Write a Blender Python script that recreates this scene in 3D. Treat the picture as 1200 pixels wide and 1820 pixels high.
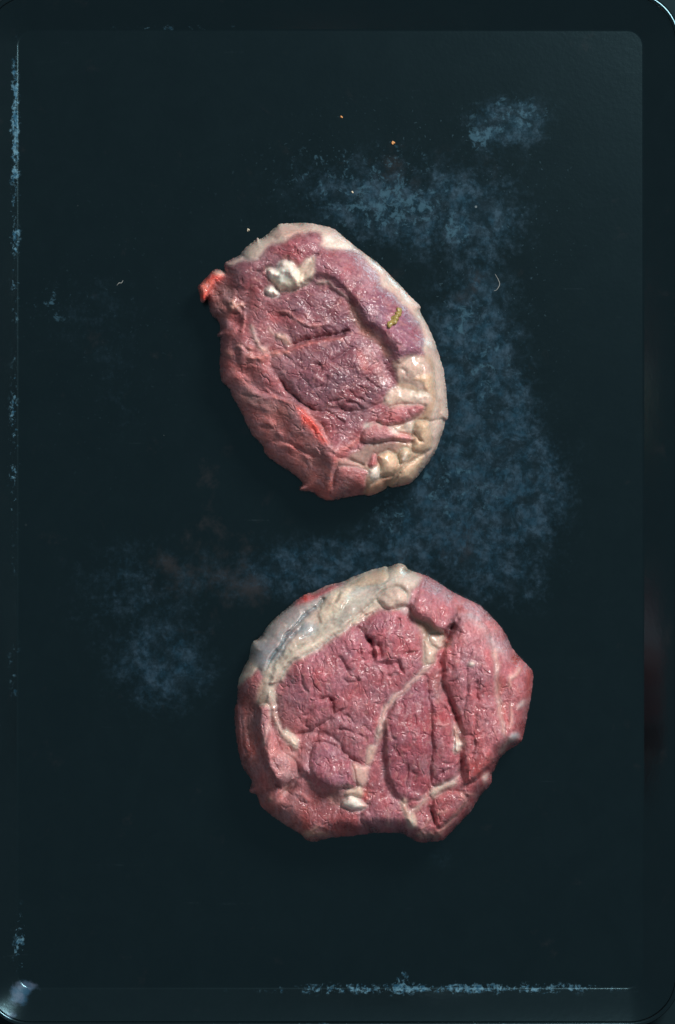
import bpy, math, random
import numpy as np

# ------------------------------------------------------------------ scene, camera, light
scene = bpy.context.scene
for o in list(bpy.data.objects):
    bpy.data.objects.remove(o, do_unlink=True)
COL = scene.collection

PX = 0.00025          # one photograph pixel on the tray floor, metres
CAM_H = 1.25          # camera height above the tray floor, metres
CX, CY = 600.0, 910.0

cam_d = bpy.data.cameras.new('camera')
cam_d.sensor_fit = 'VERTICAL'
cam_d.angle_y = 2 * math.atan(910 * PX / CAM_H)
cam_d.clip_start = 0.05
cam_d.clip_end = 50
cam = bpy.data.objects.new('camera', cam_d)
cam.location = (0, 0, CAM_H)
COL.objects.link(cam)
scene.camera = cam

world = bpy.data.worlds.new('World')
scene.world = world
world.use_nodes = True
bg = world.node_tree.nodes['Background']
bg.inputs[0].default_value = (0.80, 0.93, 1.0, 1)
bg.inputs[1].default_value = 0.23


def area(name, loc, target, size, power, col):
    d = bpy.data.lights.new(name, 'AREA')
    d.shape = 'RECTANGLE'
    d.size, d.size_y = size
    d.energy = power
    d.color = col
    o = bpy.data.objects.new(name, d)
    COL.objects.link(o)
    o.location = loc
    from mathutils import Vector
    o.rotation_euler = (Vector(target) - Vector(loc)).to_track_quat('-Z', 'Y').to_euler()
    return o


# one soft window-like lamp, from the upper right of the picture
area('window_lamp', (0.62, 0.76, 1.14), (0, 0.0, 0.02), (0.42, 0.42), 33, (1.0, 0.965, 0.93))

vs = scene.view_settings
vs.view_transform = 'Standard'
vs.look = 'None'
vs.exposure = 0
vs.gamma = 1
vs.use_curve_mapping = False

# ------------------------------------------------------------------ noise (numpy)
_rng = np.random.RandomState(7)
_perm = _rng.permutation(4096)
_gr = _rng.rand(4096) * 2 * np.pi
_gx, _gy = np.cos(_gr), np.sin(_gr)
_jx, _jy = _rng.rand(4096), _rng.rand(4096)


def _h(i, j, s):
    return _perm[(_perm[(i + s * 131) & 4095] + j + s * 17) & 4095]


def noise(x, y, s=0):
    i = np.floor(x).astype(np.int64)
    j = np.floor(y).astype(np.int64)
    fx, fy = x - i, y - j
    u = fx * fx * fx * (fx * (fx * 6 - 15) + 10)
    v = fy * fy * fy * (fy * (fy * 6 - 15) + 10)

    def g(di, dj):
        h = _h(i + di, j + dj, s)
        return _gx[h] * (fx - di) + _gy[h] * (fy - dj)
    a = g(0, 0) * (1 - u) + g(1, 0) * u
    b = g(0, 1) * (1 - u) + g(1, 1) * u
    return (a * (1 - v) + b * v) * 1.5


def fbm(x, y, s=0, o=4, r=0.5):
    t, a, f = 0, 1.0, 1.0
    for k in range(o):
        t = t + a * noise(x * f, y * f, s + k)
        a *= r
        f *= 2.03
    return t


def worley(x, y, s=0):
    i = np.floor(x).astype(np.int64)
    j = np.floor(y).astype(np.int64)
    f1 = np.full(x.shape, 9.0)
    f2 = np.full(x.shape, 9.0)
    for di in (-1, 0, 1):
        for dj in (-1, 0, 1):
            h = _h(i + di, j + dj, s)
            d = np.hypot(i + di + _jx[h] - x, j + dj + _jy[h] - y)
            f2 = np.minimum(f2, np.maximum(f1, d))
            f1 = np.minimum(f1, d)
    return f1, f2


def sm(a, b, x):
    t = np.clip((x - a) / (b - a), 0, 1)
    return t * t * (3 - 2 * t)


# ------------------------------------------------------------------ outlines
def Q(ox, oy, k, *p):
    """points read off an enlarged crop of the photograph -> photograph pixels"""
    return [(ox + p[i] * k, oy + p[i + 1] * k) for i in range(0, len(p), 2)]


def A1(*p): return Q(340, 380, 0.2, *p)
def A2(*p): return Q(560, 380, 0.21667, *p)
def A3(*p): return Q(370, 630, 0.2, *p)
def A4(*p): return Q(580, 630, 0.2, *p)
def B5(*p): return Q(400, 990, 0.24167, *p)
def B6(*p): return Q(670, 990, 0.24167, *p)
def B7(*p): return Q(400, 1240, 0.24167, *p)
def B8(*p): return Q(670, 1240, 0.24167, *p)


def smooth(pts, closed, n=4):
    p = np.array(pts, float)
    m = len(p)
    out = []
    rng = range(m if closed else m - 1)
    for i in rng:
        if closed:
            a, b, c, d = p[(i - 1) % m], p[i], p[(i + 1) % m], p[(i + 2) % m]
        else:
            a, b, c, d = p[max(i - 1, 0)], p[i], p[i + 1], p[min(i + 2, m - 1)]
        for k in range(n):
            t = k / n
            out.append(0.5 * (2 * b + (c - a) * t + (2 * a - 5 * b + 4 * c - d) * t * t
                              + (3 * b - a - 3 * c + d) * t ** 3))
    if not closed:
        out.append(p[-1])
    return np.array(out)


def seg_dist(x, y, P, closed):
    """distance, arc parameter, side of nearest segment, inside flag"""
    n = len(P)
    best = np.full(x.shape, 1e9)
    tt = np.zeros(x.shape)
    side = np.zeros(x.shape)
    inside = np.zeros(x.shape, bool)
    nx = P[1:] if not closed else np.roll(P, -1, 0)
    L = np.hypot(*(nx[:len(P) if closed else n - 1] - P[:len(P) if closed else n - 1]).T)
    cum = np.concatenate([[0], np.cumsum(L)])
    tot = max(cum[-1], 1e-6)
    for i in range(n if closed else n - 1):
        ax, ay = P[i]
        bx, by = nx[i]
        dx, dy = bx - ax, by - ay
        l2 = dx * dx + dy * dy
        if l2 < 1e-9:
            continue
        t = np.clip(((x - ax) * dx + (y - ay) * dy) / l2, 0, 1)
        d = (x - ax - t * dx) ** 2 + (y - ay - t * dy) ** 2
        m = d < best
        best = np.where(m, d, best)
        if closed:
            c = ((ay > y) != (by > y)) & (x < (bx - ax) * (y - ay) / (by - ay + 1e-12) + ax)
            inside ^= c
        else:
            tt = np.where(m, (cum[i] + t * L[i]) / tot, tt)
            side = np.where(m, np.sign(dx * (y - ay) - dy * (x - ax)), side)
    return np.sqrt(best), tt, side, inside


MUS, FAT, MEM = 0, 1, 2
C_FAT = (0.64, 0.49, 0.41)
C_FATY = (0.60, 0.44, 0.31)
C_WHITE = (0.76, 0.68, 0.60)
C_PINK = (0.50, 0.24, 0.22)
C_RED = (0.72, 0.075, 0.045)
C_MEM = (0.34, 0.25, 0.22)
C_BLUE = (0.22, 0.25, 0.28)
C_BROWN = (0.27, 0.13, 0.10)


class Sculpt:
    def __init__(s, outline, g, seed, warp=1.0):
        s.g, s.seed = g, seed
        s.out = smooth(outline, True, 5)
        lo, hi = s.out.min(0) - 3, s.out.max(0) + 3
        xs = np.arange(lo[0], hi[0], g)
        ys = np.arange(lo[1], hi[1], g)
        s.X, s.Y = np.meshgrid(xs, ys)
        X, Y = s.X, s.Y
        s.XW = X + warp * (2.6 * noise(X / 26, Y / 26, seed) + 1.4 * noise(X / 9, Y / 9, seed + 1) + 0.8 * noise(X / 4, Y / 4, seed + 81))
        s.YW = Y + warp * (2.6 * noise(X / 26, Y / 26, seed + 2) + 1.4 * noise(X / 9, Y / 9, seed + 3) + 0.8 * noise(X / 4, Y / 4, seed + 83))
        d, _, _, ins = seg_dist(X, Y, s.out, True)
        s.sd = np.where(ins, d, -d)
        s.rag = 0.9 * fbm(X / 8, Y / 8, seed + 86, 3)
        s.H = np.zeros(X.shape)
        s.C = np.zeros(X.shape + (3,))
        s.fat = np.zeros(X.shape)
        s.wet = np.full(X.shape, 0.5)
        s.gloss = np.zeros(X.shape)
        s.part = np.zeros(X.shape, int)
        s.names = ['muscle']
        s.labels = [None]

    def idw(s, pts, p=3.0):
        num = den = 0
        for x, y, *v in pts:
            w = 1 / ((s.X - x) ** 2 + (s.Y - y) ** 2 + 60) ** (p / 2)
            num = num + w[..., None] * np.array(v)
            den = den + w
        return num / den[..., None]

    def base(s, tops, widths, zedge):
        T = s.idw(tops, 2.6)[..., 0]
        W = s.idw(widths, 3.2)[..., 0]
        k = np.exp(-(np.arange(-24, 25) * s.g / 8.0) ** 2)
        k /= k.sum()
        b = np.pad(s.sd, 24, mode='edge')
        b = sum(k[i] * b[i:i + s.sd.shape[0]] for i in range(49))
        b = sum(k[i] * b[:, i:i + s.sd.shape[1]] for i in range(49))
        b = b * (1 - np.exp(-(np.maximum(s.sd, 0) / 7) ** 2)) + s.sd * np.exp(-(np.maximum(s.sd, 0) / 7) ** 2)
        e = np.clip(b / W, 0, 1)
        p = 1.75
        prof = (1 - (1 - e) ** p) ** (1 / p)
        s.H = zedge + (T - zedge) * prof
        s.edge = e

    def tint(s, pts):
        s.C = s.idw(pts, 3.0)

    def new_part(s, name, label=None):
        s.names.append(name)
        s.labels.append(label)
        return len(s.names) - 1

    def win(s, P, r):
        g = s.g
        x0, y0 = s.X[0, 0], s.Y[0, 0]
        j0 = int(max((P[:, 0].min() - r - x0) / g, 0))
        j1 = int(min((P[:, 0].max() + r - x0) / g + 2, s.X.shape[1]))
        i0 = int(max((P[:, 1].min() - r - y0) / g, 0))
        i1 = int(min((P[:, 1].max() + r - y0) / g + 2, s.X.shape[0]))
        return (slice(i0, max(i1, i0)), slice(j0, max(j1, j0)))

    def _mix(s, k, m, col):
        if col is not None:
            s.C[k] = s.C[k] * (1 - m[..., None]) + np.array(col) * m[..., None]

    def lobe(s, pts, amp, w=10, col=None, kind=MUS, part=None, label=None, soft=2.0, mixc=1.0, lip=0.0, pit=0.0):
        P = smooth(pts, True, 4)
        k = s.win(P, 8 + lip * 4 + pit * 3)
        x, y = s.XW[k], s.YW[k]
        d, _, _, ins = seg_dist(x, y, P, True)
        sd = np.where(ins, d, -d)
        if kind == MUS:
            w = w * 0.6
        else:
            amp, pit, w = (amp, pit, w) if part == 'fat_knob' else (amp * 0.85, pit * 0.85, w * 1.15)
        m = sm(-soft, soft, sd)
        s.H[k] += amp * (1 - np.exp(-np.maximum(sd, 0) / w)) * m
        if kind == FAT:                               # ragged, see-through edges where fat meets lean
            sr = sd + (0.8 if part == 'fat_knob' else 1.7) * fbm(x / 8, y / 8, s.seed + 71, 3)
            m = sm(-soft, soft + 1.0, sr) * np.clip(0.96 + 0.18 * fbm(x / 20, y / 20, s.seed + 75, 3), 0.5, 1)
        if pit:                                       # groove round the lobe
            s.H[k] -= pit * 0.8 * np.exp(-(sd / 2.8) ** 2)
        s._mix(k, m * mixc, col)
        if kind == FAT:
            s.fat[k] = np.maximum(s.fat[k], m * mixc)
        elif kind == MUS:
            s.fat[k] *= (1 - m)
            rim = np.exp(-((sd - 2.5) / 2.6) ** 2) * sm(-0.05, 0.5, fbm(x / 16, y / 16, s.seed + 77, 3)) * 0.55
            s._mix(k, rim, (0.52, 0.30, 0.29))
        if part:
            q = s.new_part(part, label)
            s.part[k] = np.where(sd > 0, q, s.part[k])
        return s

    def paint(s, pts, col, mixc=1.0, soft=6, fat=0.0, rag=0.0):
        P = smooth(pts, True, 4)
        k = s.win(P, soft + 6)
        x, y = s.XW[k], s.YW[k]
        d, _, _, ins = seg_dist(x, y, P, True)
        sd = np.where(ins, d, -d)
        if rag:
            sd = sd + rag * fbm(x / 7, y / 7, s.seed + 31, 3)
        m = sm(-soft, soft, sd) * mixc
        s._mix(k, m, col)
        s.fat[k] = np.maximum(s.fat[k], m * fat)
        return s

    def crease(s, pts, depth, width, col=None, ends=0.18, wob=1.0):
        P = smooth(pts, False, 4)
        k = s.win(P, width * 3 + 4)
        x, y = s.XW[k], s.YW[k]
        d, t, _, _ = seg_dist(x, y, P, False)
        tp = sm(0, ends, t) * sm(0, ends, 1 - t) if ends > 0 else 1.0
        wv = 0.62 * width * (1 + 0.5 * wob * noise(x / 9, y / 9, s.seed + 5)) * (0.45 + 0.55 * tp)
        v = np.exp(-np.abs(d / wv) ** 1.3) * tp
        dep = depth * (1 + 0.45 * noise(x / 13, y / 13, s.seed + 15))
        s.H[k] -= 0.85 * dep * v + 0.28 * dep * np.exp(-(d / (2.4 * width)) ** 2) * tp
        if col is not None:
            s._mix(k, v * 0.8, col)
        return s

    def step(s, pts, hi, amp, edge=3.0, fall=30.0, ends=0.12, low=0.35):
        """a ledge: the side of point hi stands higher, fading away from the line"""
        P = smooth(pts, False, 4)
        k = s.win(P, fall * 2.6)
        x, y = s.XW[k], s.YW[k]
        d, t, sg, _ = seg_dist(x, y, P, False)
        _, _, sh, _ = seg_dist(np.array([float(hi[0])]), np.array([float(hi[1])]), P, False)
        sd = d * sg * sh[0]
        tp = sm(0, ends, t) * sm(0, ends, 1 - t) if ends > 0 else 1.0
        u = sm(-edge, edge, sd)
        s.H[k] += amp * tp * np.exp(-(d / fall) ** 2) * (u * (1 - low) - (1 - u) * low)
        return s

    def vein(s, pts, width, amp=1.0, col=C_FAT, part=None, kind=FAT, ends=0.08, label=None, mixc=1.0):
        P = smooth(pts, False, 4)
        k = s.win(P, width * 3 + 4)
        x, y = s.XW[k], s.YW[k]
        d, t, _, _ = seg_dist(x, y, P, False)
        tp = 0.25 + 0.75 * sm(0, ends, t) * sm(0, ends, 1 - t)
        wv = width * tp * (1 + 0.75 * min(1.0, 5.0 / width) * fbm(x / 14, y / 14, s.seed + 6, 2))
        wv = np.maximum(wv, 0.3)
        m = sm(1.5, 0.5, d / wv + 0.25 * min(1.0, 4.0 / width) * noise(x / 4, y / 4, s.seed + 8)) * np.clip(0.85 + 0.4 * noise(x / 15, y / 15, s.seed + 7), 0.3, 1)
        s.H[k] += 0.8 * amp * np.exp(-1.3 * (d / wv) ** 2)
        s._mix(k, m * mixc, col)
        if kind == FAT:
            s.fat[k] = np.maximum(s.fat[k], m * mixc)
        if part:
            q = s.new_part(part, label)
            s.part[k] = np.where(m > 0.5, q, s.part[k])
        return s

    def bump(s, x, y, rx, ry, amp, ang=0, col=None, fat=0.0, part=None, label=None, hard=2.0):
        P = np.array([[x - rx, y - rx], [x + rx, y + rx], [x - ry, y + ry], [x + ry, y - ry]])
        k = s.win(P, 1.2 * max(rx, ry))
        a = math.radians(ang)
        dx, dy = s.XW[k] - x, s.YW[k] - y
        u = (dx * math.cos(a) + dy * math.sin(a)) / rx
        v = (-dx * math.sin(a) + dy * math.cos(a)) / ry
        r = np.hypot(u, v)
        s.H[k] += amp * np.exp(-r ** hard)
        m = sm(1.15, 0.85, r)
        if col is not None:
            s._mix(k, m, col)
        s.fat[k] = np.maximum(s.fat[k], m * fat)
        if part:
            q = s.new_part(part, label)
            s.part[k] = np.where(r < 1, q, s.part[k])
        return s

    def shine(s, pts):
        for x, y, rx, ry, a in pts:
            s.gloss = np.maximum(s.gloss, a * np.exp(-((s.X - x) / rx) ** 2 - ((s.Y - y) / ry) ** 2))
        return s

    def finish(s, name, mats, label, root):
        g = s.g
        s.sd = s.sd + s.rag
        ny, nx = s.X.shape
        keep = s.sd > -0.75 * g
        kq = keep[:-1, :-1] & keep[1:, :-1] & keep[:-1, 1:] & keep[1:, 1:]
        idx = np.arange(ny * nx).reshape(ny, nx)
        quads = np.stack([idx[:-1, :-1], idx[1:, :-1], idx[1:, 1:], idx[:-1, 1:]], -1)[kq]
        used = np.zeros(ny * nx, bool)
        used[quads.ravel()] = True
        # boundary edges (each directed edge whose reverse is absent)
        e = np.concatenate([quads[:, [0, 1]], quads[:, [1, 2]], quads[:, [2, 3]], quads[:, [3, 0]]])
        ef = np.tile(np.arange(len(quads)), 4)
        key = e[:, 0] * (ny * nx) + e[:, 1]
        rev = e[:, 1] * (ny * nx) + e[:, 0]
        bd = ~np.isin(key, rev)
        be, bf = e[bd], ef[bd]
        px, py, pz = s.X.ravel().copy(), s.Y.ravel().copy(), s.H.ravel().copy()
        bv = np.unique(be)
        gy, gx = np.gradient(s.sd, g)
        gl = np.hypot(gx, gy) + 1e-6
        sdv = s.sd.ravel()
        px[bv] -= (gx / gl).ravel()[bv] * sdv[bv]
        py[bv] -= (gy / gl).ravel()[bv] * sdv[bv]
        nrm_x = -(gx / gl).ravel()
        nrm_y = -(gy / gl).ravel()
        # skirt rings tucking under the boundary
        fac = [(2.0, 0.80), (1.0, 0.45), (-3.0, 0.18), (-8.0, 0.0)]
        N = ny * nx
        ring_of = {}
        vx, vy, vz = [px], [py], [pz]
        cmap = [np.arange(N)]
        pos = np.full(N, -1)
        pos[bv] = np.arange(len(bv))
        rings = [np.arange(N)]
        base = N
        faces = [quads]
        fl = s.part.ravel()[quads[:, 0]]
        flab = [fl]
        prev = lambda v: v
        ringidx = []
        for off, zf in fac:
            vx.append(px[bv] + nrm_x[bv] * off)
            vy.append(py[bv] + nrm_y[bv] * off)
            vz.append(pz[bv] * zf)
            cmap.append(bv)
            ringidx.append(base)
            base += len(bv)
        for r in range(len(fac)):
            a = be[:, 0] if r == 0 else ringidx[r - 1] + pos[be[:, 0]]
            b = be[:, 1] if r == 0 else ringidx[r - 1] + pos[be[:, 1]]
            c = ringidx[r] + pos[be[:, 1]]
            d = ringidx[r] + pos[be[:, 0]]
            faces.append(np.stack([b, a, d, c], -1))
            flab.append(fl[bf])
        vx, vy, vz = map(np.concatenate, (vx, vy, vz))
        cmap = np.concatenate(cmap)
        F = np.concatenate(faces)
        FL = np.concatenate(flab)
        Z = np.maximum(vz, 0.0) * PX + 0.0008
        V = np.stack([(vx - CX) * PX * (CAM_H - Z) / CAM_H, (CY - vy) * PX * (CAM_H - Z) / CAM_H, Z], -1)
        ctr = V[used[:N].nonzero()[0]].mean(0)
        ctr[2] = 0.0
        root.location = ctr
        V = V - ctr
        # normals of the whole body, shared by the parts so that seams do not show
        fn = np.cross(V[F[:, 2]] - V[F[:, 0]], V[F[:, 3]] - V[F[:, 1]])
        VN = np.zeros_like(V)
        for k in range(4):
            for ax in range(3):
                VN[:, ax] += np.bincount(F[:, k], fn[:, ax], len(V))
        VN /= np.linalg.norm(VN, axis=1)[:, None] + 1e-12
        Cc = np.clip(s.C.reshape(-1, 3), 0, 1)[cmap]
        Fa = s.fat.ravel()[cmap]
        We = s.wet.ravel()[cmap]
        for p in np.unique(FL):
            f = F[FL == p]
            if len(f) < 12:
                continue
            u, inv = np.unique(f.ravel(), return_inverse=True)
            me = bpy.data.meshes.new(s.names[p])
            me.vertices.add(len(u))
            me.vertices.foreach_set('co', V[u].astype(np.float32).ravel())
            me.loops.add(len(inv))
            me.loops.foreach_set('vertex_index', inv.astype(np.int32).ravel())
            me.polygons.add(len(f))
            me.polygons.foreach_set('loop_start', np.arange(0, len(f) * 4, 4, dtype=np.int32))
            me.polygons.foreach_set('use_smooth', np.ones(len(f), bool))
            me.update(calc_edges=True)
            a = me.color_attributes.new('tissue', 'FLOAT_COLOR', 'POINT')
            a.data.foreach_set('color', np.concatenate([Cc[u], np.ones((len(u), 1))], 1).astype(np.float32).ravel())
            for nm, arr in (('fat', Fa), ('wet', We)):
                b = me.attributes.new(nm, 'FLOAT', 'POINT')
                b.data.foreach_set('value', arr[u].astype(np.float32))
            me.normals_split_custom_set_from_vertices(VN[u].astype(np.float32).tolist())
            me.materials.append(mats)
            o = bpy.data.objects.new(s.names[p], me)
            COL.objects.link(o)
            o.parent = root
            if s.labels[p]:
                o['label'] = s.labels[p]


# ------------------------------------------------------------------ materials
def nodes(mat):
    mat.use_nodes = True
    nt = mat.node_tree
    return nt, nt.nodes, nt.links, nt.nodes['Principled BSDF']


def meat_material():
    m = bpy.data.materials.new('raw_meat')
    nt, N, L, B = nodes(m)
    col = N.new('ShaderNodeAttribute'); col.attribute_name = 'tissue'
    fat = N.new('ShaderNodeAttribute'); fat.attribute_name = 'fat'
    wet = N.new('ShaderNodeAttribute'); wet.attribute_name = 'wet'
    tc = N.new('ShaderNodeTexCoord')
    n1 = N.new('ShaderNodeTexNoise'); n1.inputs['Scale'].default_value = 900; n1.inputs['Detail'].default_value = 4
    n2 = N.new('ShaderNodeTexNoise'); n2.inputs['Scale'].default_value = 2300; n2.inputs['Detail'].default_value = 2
    for n in (n1, n2):
        L.new(tc.outputs['Object'], n.inputs['Vector'])
    mr = N.new('ShaderNodeMapRange')
    mr.inputs['From Min'].default_value = 0.3; mr.inputs['From Max'].default_value = 0.7
    mr.inputs['To Min'].default_value = 0.84; mr.inputs['To Max'].default_value = 1.16
    L.new(n1.outputs['Fac'], mr.inputs['Value'])
    mul = N.new('ShaderNodeVectorMath'); mul.operation = 'SCALE'
    L.new(col.outputs['Color'], mul.inputs[0]); L.new(mr.outputs[0], mul.inputs['Scale'])
    L.new(mul.outputs[0], B.inputs['Base Color'])
    # roughness: muscle moist, fat waxy
    r = N.new('ShaderNodeMapRange')
    r.inputs['To Min'].default_value = 0.42; r.inputs['To Max'].default_value = 0.20
    L.new(wet.outputs['Fac'], r.inputs['Value'])
    L.new(r.outputs[0], B.inputs['Roughness'])
    B.inputs['Specular IOR Level'].default_value = 0.2
    sw = N.new('ShaderNodeMapRange')
    sw.inputs['To Min'].default_value = 0.40; sw.inputs['To Max'].default_value = 0.75
    L.new(fat.outputs['Fac'], sw.inputs['Value']); L.new(sw.outputs[0], B.inputs['Subsurface Weight'])
    cw = N.new('ShaderNodeMapRange')
    cw.inputs['From Min'].default_value = 0.25; cw.inputs['From Max'].default_value = 0.9
    cw.inputs['To Min'].default_value = 0.12; cw.inputs['To Max'].default_value = 1.0
    L.new(wet.outputs['Fac'], cw.inputs['Value']); L.new(cw.outputs[0], B.inputs['Coat Weight'])
    B.inputs['Coat Roughness'].default_value = 0.11
    B.inputs['Coat IOR'].default_value = 1.4
    B.inputs['Subsurface Radius'].default_value = (1.0, 0.35, 0.25)
    B.inputs['Subsurface Scale'].default_value = 0.0020
    bp = N.new('ShaderNodeBump'); bp.inputs['Distance'].default_value = 0.0005
    st = N.new('ShaderNodeMapRange')
    st.inputs['To Min'].default_value = 0.40; st.inputs['To Max'].default_value = 0.08
    L.new(fat.outputs['Fac'], st.inputs['Value']); L.new(st.outputs[0], bp.inputs['Strength'])
    ad = N.new('ShaderNodeMath'); ad.operation = 'ADD'
    L.new(n1.outputs['Fac'], ad.inputs[0]); L.new(n2.outputs['Fac'], ad.inputs[1])
    L.new(ad.outputs[0], bp.inputs['Height']); L.new(bp.outputs[0], B.inputs['Normal'])
    n3 = N.new('ShaderNodeTexNoise'); n3.inputs['Scale'].default_value = 620; n3.inputs['Detail'].default_value = 1.5
    L.new(tc.outputs['Object'], n3.inputs['Vector'])
    b3 = N.new('ShaderNodeBump'); b3.inputs['Distance'].default_value = 0.0016
    s3 = N.new('ShaderNodeMapRange')
    s3.inputs['To Min'].default_value = 0.60; s3.inputs['To Max'].default_value = 0.12
    L.new(fat.outputs['Fac'], s3.inputs['Value']); L.new(s3.outputs[0], b3.inputs['Strength'])
    L.new(n3.outputs['Fac'], b3.inputs['Height']); L.new(b3.outputs[0], B.inputs['Coat Normal'])
    return m


def plain(name, col, rough=0.5, sss=0.0, metal=0.0, bump=0.0, scale=500):
    m = bpy.data.materials.new(name)
    nt, N, L, B = nodes(m)
    B.inputs['Base Color'].default_value = (*col, 1)
    B.inputs['Roughness'].default_value = rough
    B.inputs['Metallic'].default_value = metal
    B.inputs['Subsurface Weight'].default_value = sss
    B.inputs['Subsurface Scale'].default_value = 0.001
    tc = N.new('ShaderNodeTexCoord')
    n = N.new('ShaderNodeTexNoise'); n.inputs['Scale'].default_value = scale
    L.new(tc.outputs['Object'], n.inputs['Vector'])
    mx = N.new('ShaderNodeMix'); mx.data_type = 'RGBA'
    mx.inputs[6].default_value = (*[c * 0.7 for c in col], 1)
    mx.inputs[7].default_value = (*[min(c * 1.25, 1) for c in col], 1)
    L.new(n.outputs['Fac'], mx.inputs[0]); L.new(mx.outputs[2], B.inputs['Base Color'])
    if bump:
        bp = N.new('ShaderNodeBump'); bp.inputs['Strength'].default_value = bump
        bp.inputs['Distance'].default_value = 0.0006
        L.new(n.outputs['Fac'], bp.inputs['Height']); L.new(bp.outputs[0], B.inputs['Normal'])
    return m


def W(x, y):
    return ((x - CX) * PX, (CY - y) * PX)


def tray_material():
    m = bpy.data.materials.new('worn_dark_steel')
    nt, N, L, B = nodes(m)

    def math_(op, a, b=None, clamp=False):
        n = N.new('ShaderNodeMath'); n.operation = op; n.use_clamp = clamp
        for i, v in enumerate((a, b)):
            if v is None:
                continue
            if isinstance(v, (int, float)):
                n.inputs[i].default_value = v
            else:
                L.new(v, n.inputs[i])
        return n.outputs[0]

    def mrange(v, a, b, c=0.0, d=1.0, smooth=True):
        n = N.new('ShaderNodeMapRange')
        if smooth:
            n.interpolation_type = 'SMOOTHSTEP'
        n.inputs['From Min'].default_value = a; n.inputs['From Max'].default_value = b
        n.inputs['To Min'].default_value = c; n.inputs['To Max'].default_value = d
        L.new(v, n.inputs['Value'])
        return n.outputs[0]

    def noi(scale, detail=6, rough=0.6, dist=0.0, off=0.0, vec=None):
        n = N.new('ShaderNodeTexNoise')
        n.noise_dimensions = '4D'
        n.inputs['W'].default_value = off
        n.inputs['Scale'].default_value = scale
        n.inputs['Detail'].default_value = detail
        n.inputs['Roughness'].default_value = rough
        n.inputs['Distortion'].default_value = dist
        L.new(vec or tc.outputs['Object'], n.inputs['Vector'])
        return n.outputs['Fac']

    def mix(f, a, b):
        n = N.new('ShaderNodeMix'); n.data_type = 'RGBA'
        L.new(f, n.inputs[0])
        for i, v in ((6, a), (7, b)):
            if isinstance(v, tuple):
                n.inputs[i].default_value = (*v, 1)
            else:
                L.new(v, n.inputs[i])
        return n.outputs[2]
    tc = N.new('ShaderNodeTexCoord')
    sep = N.new('ShaderNodeSeparateXYZ'); L.new(tc.outputs['Object'], sep.inputs[0])
    X, Y = sep.outputs[0], sep.outputs[1]

    def spot(px, py, rx, ry):
        wx, wy = W(px, py)
        a = math_('DIVIDE', math_('SUBTRACT', X, wx), rx * PX)
        b = math_('DIVIDE', math_('SUBTRACT', Y, wy), ry * PX)
        r2 = math_('ADD', math_('MULTIPLY', a, a), math_('MULTIPLY', b, b))
        return math_('POWER', 2.718, math_('MULTIPLY', r2, -1.0))

    def total(lst):
        t = None
        for w, *a in lst:
            v = math_('MULTIPLY', spot(*a), w)
            t = v if t is None else math_('ADD', t, v)
        return t
    # stains: where the dark coating has worn to blue-grey and to brown
    blue = total([(1.0, 850, 720, 85, 150), (1.0, 890, 850, 110, 90), (0.75, 760, 930, 110, 80), (0.5, 700, 390, 150, 60),
                  (0.85, 910, 215, 75, 45), (0.4, 850, 380, 120, 110), (0.62, 300, 1200, 95, 75), (0.25, 210, 1030, 110, 110),
                  (0.45, 890, 1040, 110, 60), (0.22, 260, 1110, 150, 150), (0.35, 500, 1030, 160, 60), (0.3, 960, 930, 70, 110), (0.35, 620, 330, 140, 60), (0.15, 640, 300, 330, 150), (0.14, 880, 620, 150, 280), (0.12, 560, 1000, 330, 120), (0.33, 170, 560, 120, 110), (0.5, 590, 1000, 110, 50), (0.3, 220, 720, 60, 70),
                  (0.35, 780, 1520, 60, 30), (0.35, 830, 560, 90, 80)])
    brown = total([(0.8, 390, 1040, 130, 80), (0.5, 700, 310, 160, 60), (0.5, 840, 480, 70, 70), (0.6, 800, 990, 90, 50),
                   (0.3, 420, 850, 90, 120)])
    nA = noi(52, 9, 0.72, 0.5)
    nB = noi(150, 6, 0.62, 0.2, 3.0)
    nC = noi(520, 4, 0.6, 0.0, 9.0)
    blot = math_('ADD', math_('MULTIPLY', nA, 0.34), math_('ADD', math_('MULTIPLY', nB, 0.36), math_('MULTIPLY', nC, 0.30)))
    fb = mrange(math_('ADD', math_('MULTIPLY', blue, 0.30), blot), 0.555, 0.735)
    fb = math_('MULTIPLY', fb, mrange(blue, 0.0, 0.75))
    fw = mrange(math_('ADD', math_('MULTIPLY', brown, 0.25), noi(60, 7, 0.65, 0.3, 5.0)), 0.60, 0.90)
    base = mix(mrange(nA, 0.3, 0.75), (0.0007, 0.0016, 0.0020), (0.0014, 0.0030, 0.0036))
    c1 = mix(fw, base, (0.020, 0.016, 0.016))
    holes = mrange(noi(95, 7, 0.7, 0.8, 14.0), 0.40, 0.58)
    fb = math_('MULTIPLY', fb, math_('ADD', math_('MULTIPLY', holes, 0.60), 0.22))
    for ang_, w_ in ((12, 71.0), (-64, 77.0)):
        mq = N.new('ShaderNodeMapping'); mq.inputs['Rotation'].default_value = (0, 0, math.radians(ang_)); mq.inputs['Scale'].default_value = ((230, 330, 1) if ang_ > 0 else (560, 420, 1))
        L.new(tc.outputs['Object'], mq.inputs['Vector'])
        fb = math_('MULTIPLY', fb, mrange(noi(1.0, 4, 0.65, 0.5, w_, mq.outputs[0]), 0.35, 0.65, 0.62, 1.28))
    c2 = mix(fb, c1, mix(mrange(nB, 0.35, 0.65), (0.006, 0.024, 0.043), (0.020, 0.038, 0.058)))
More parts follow.
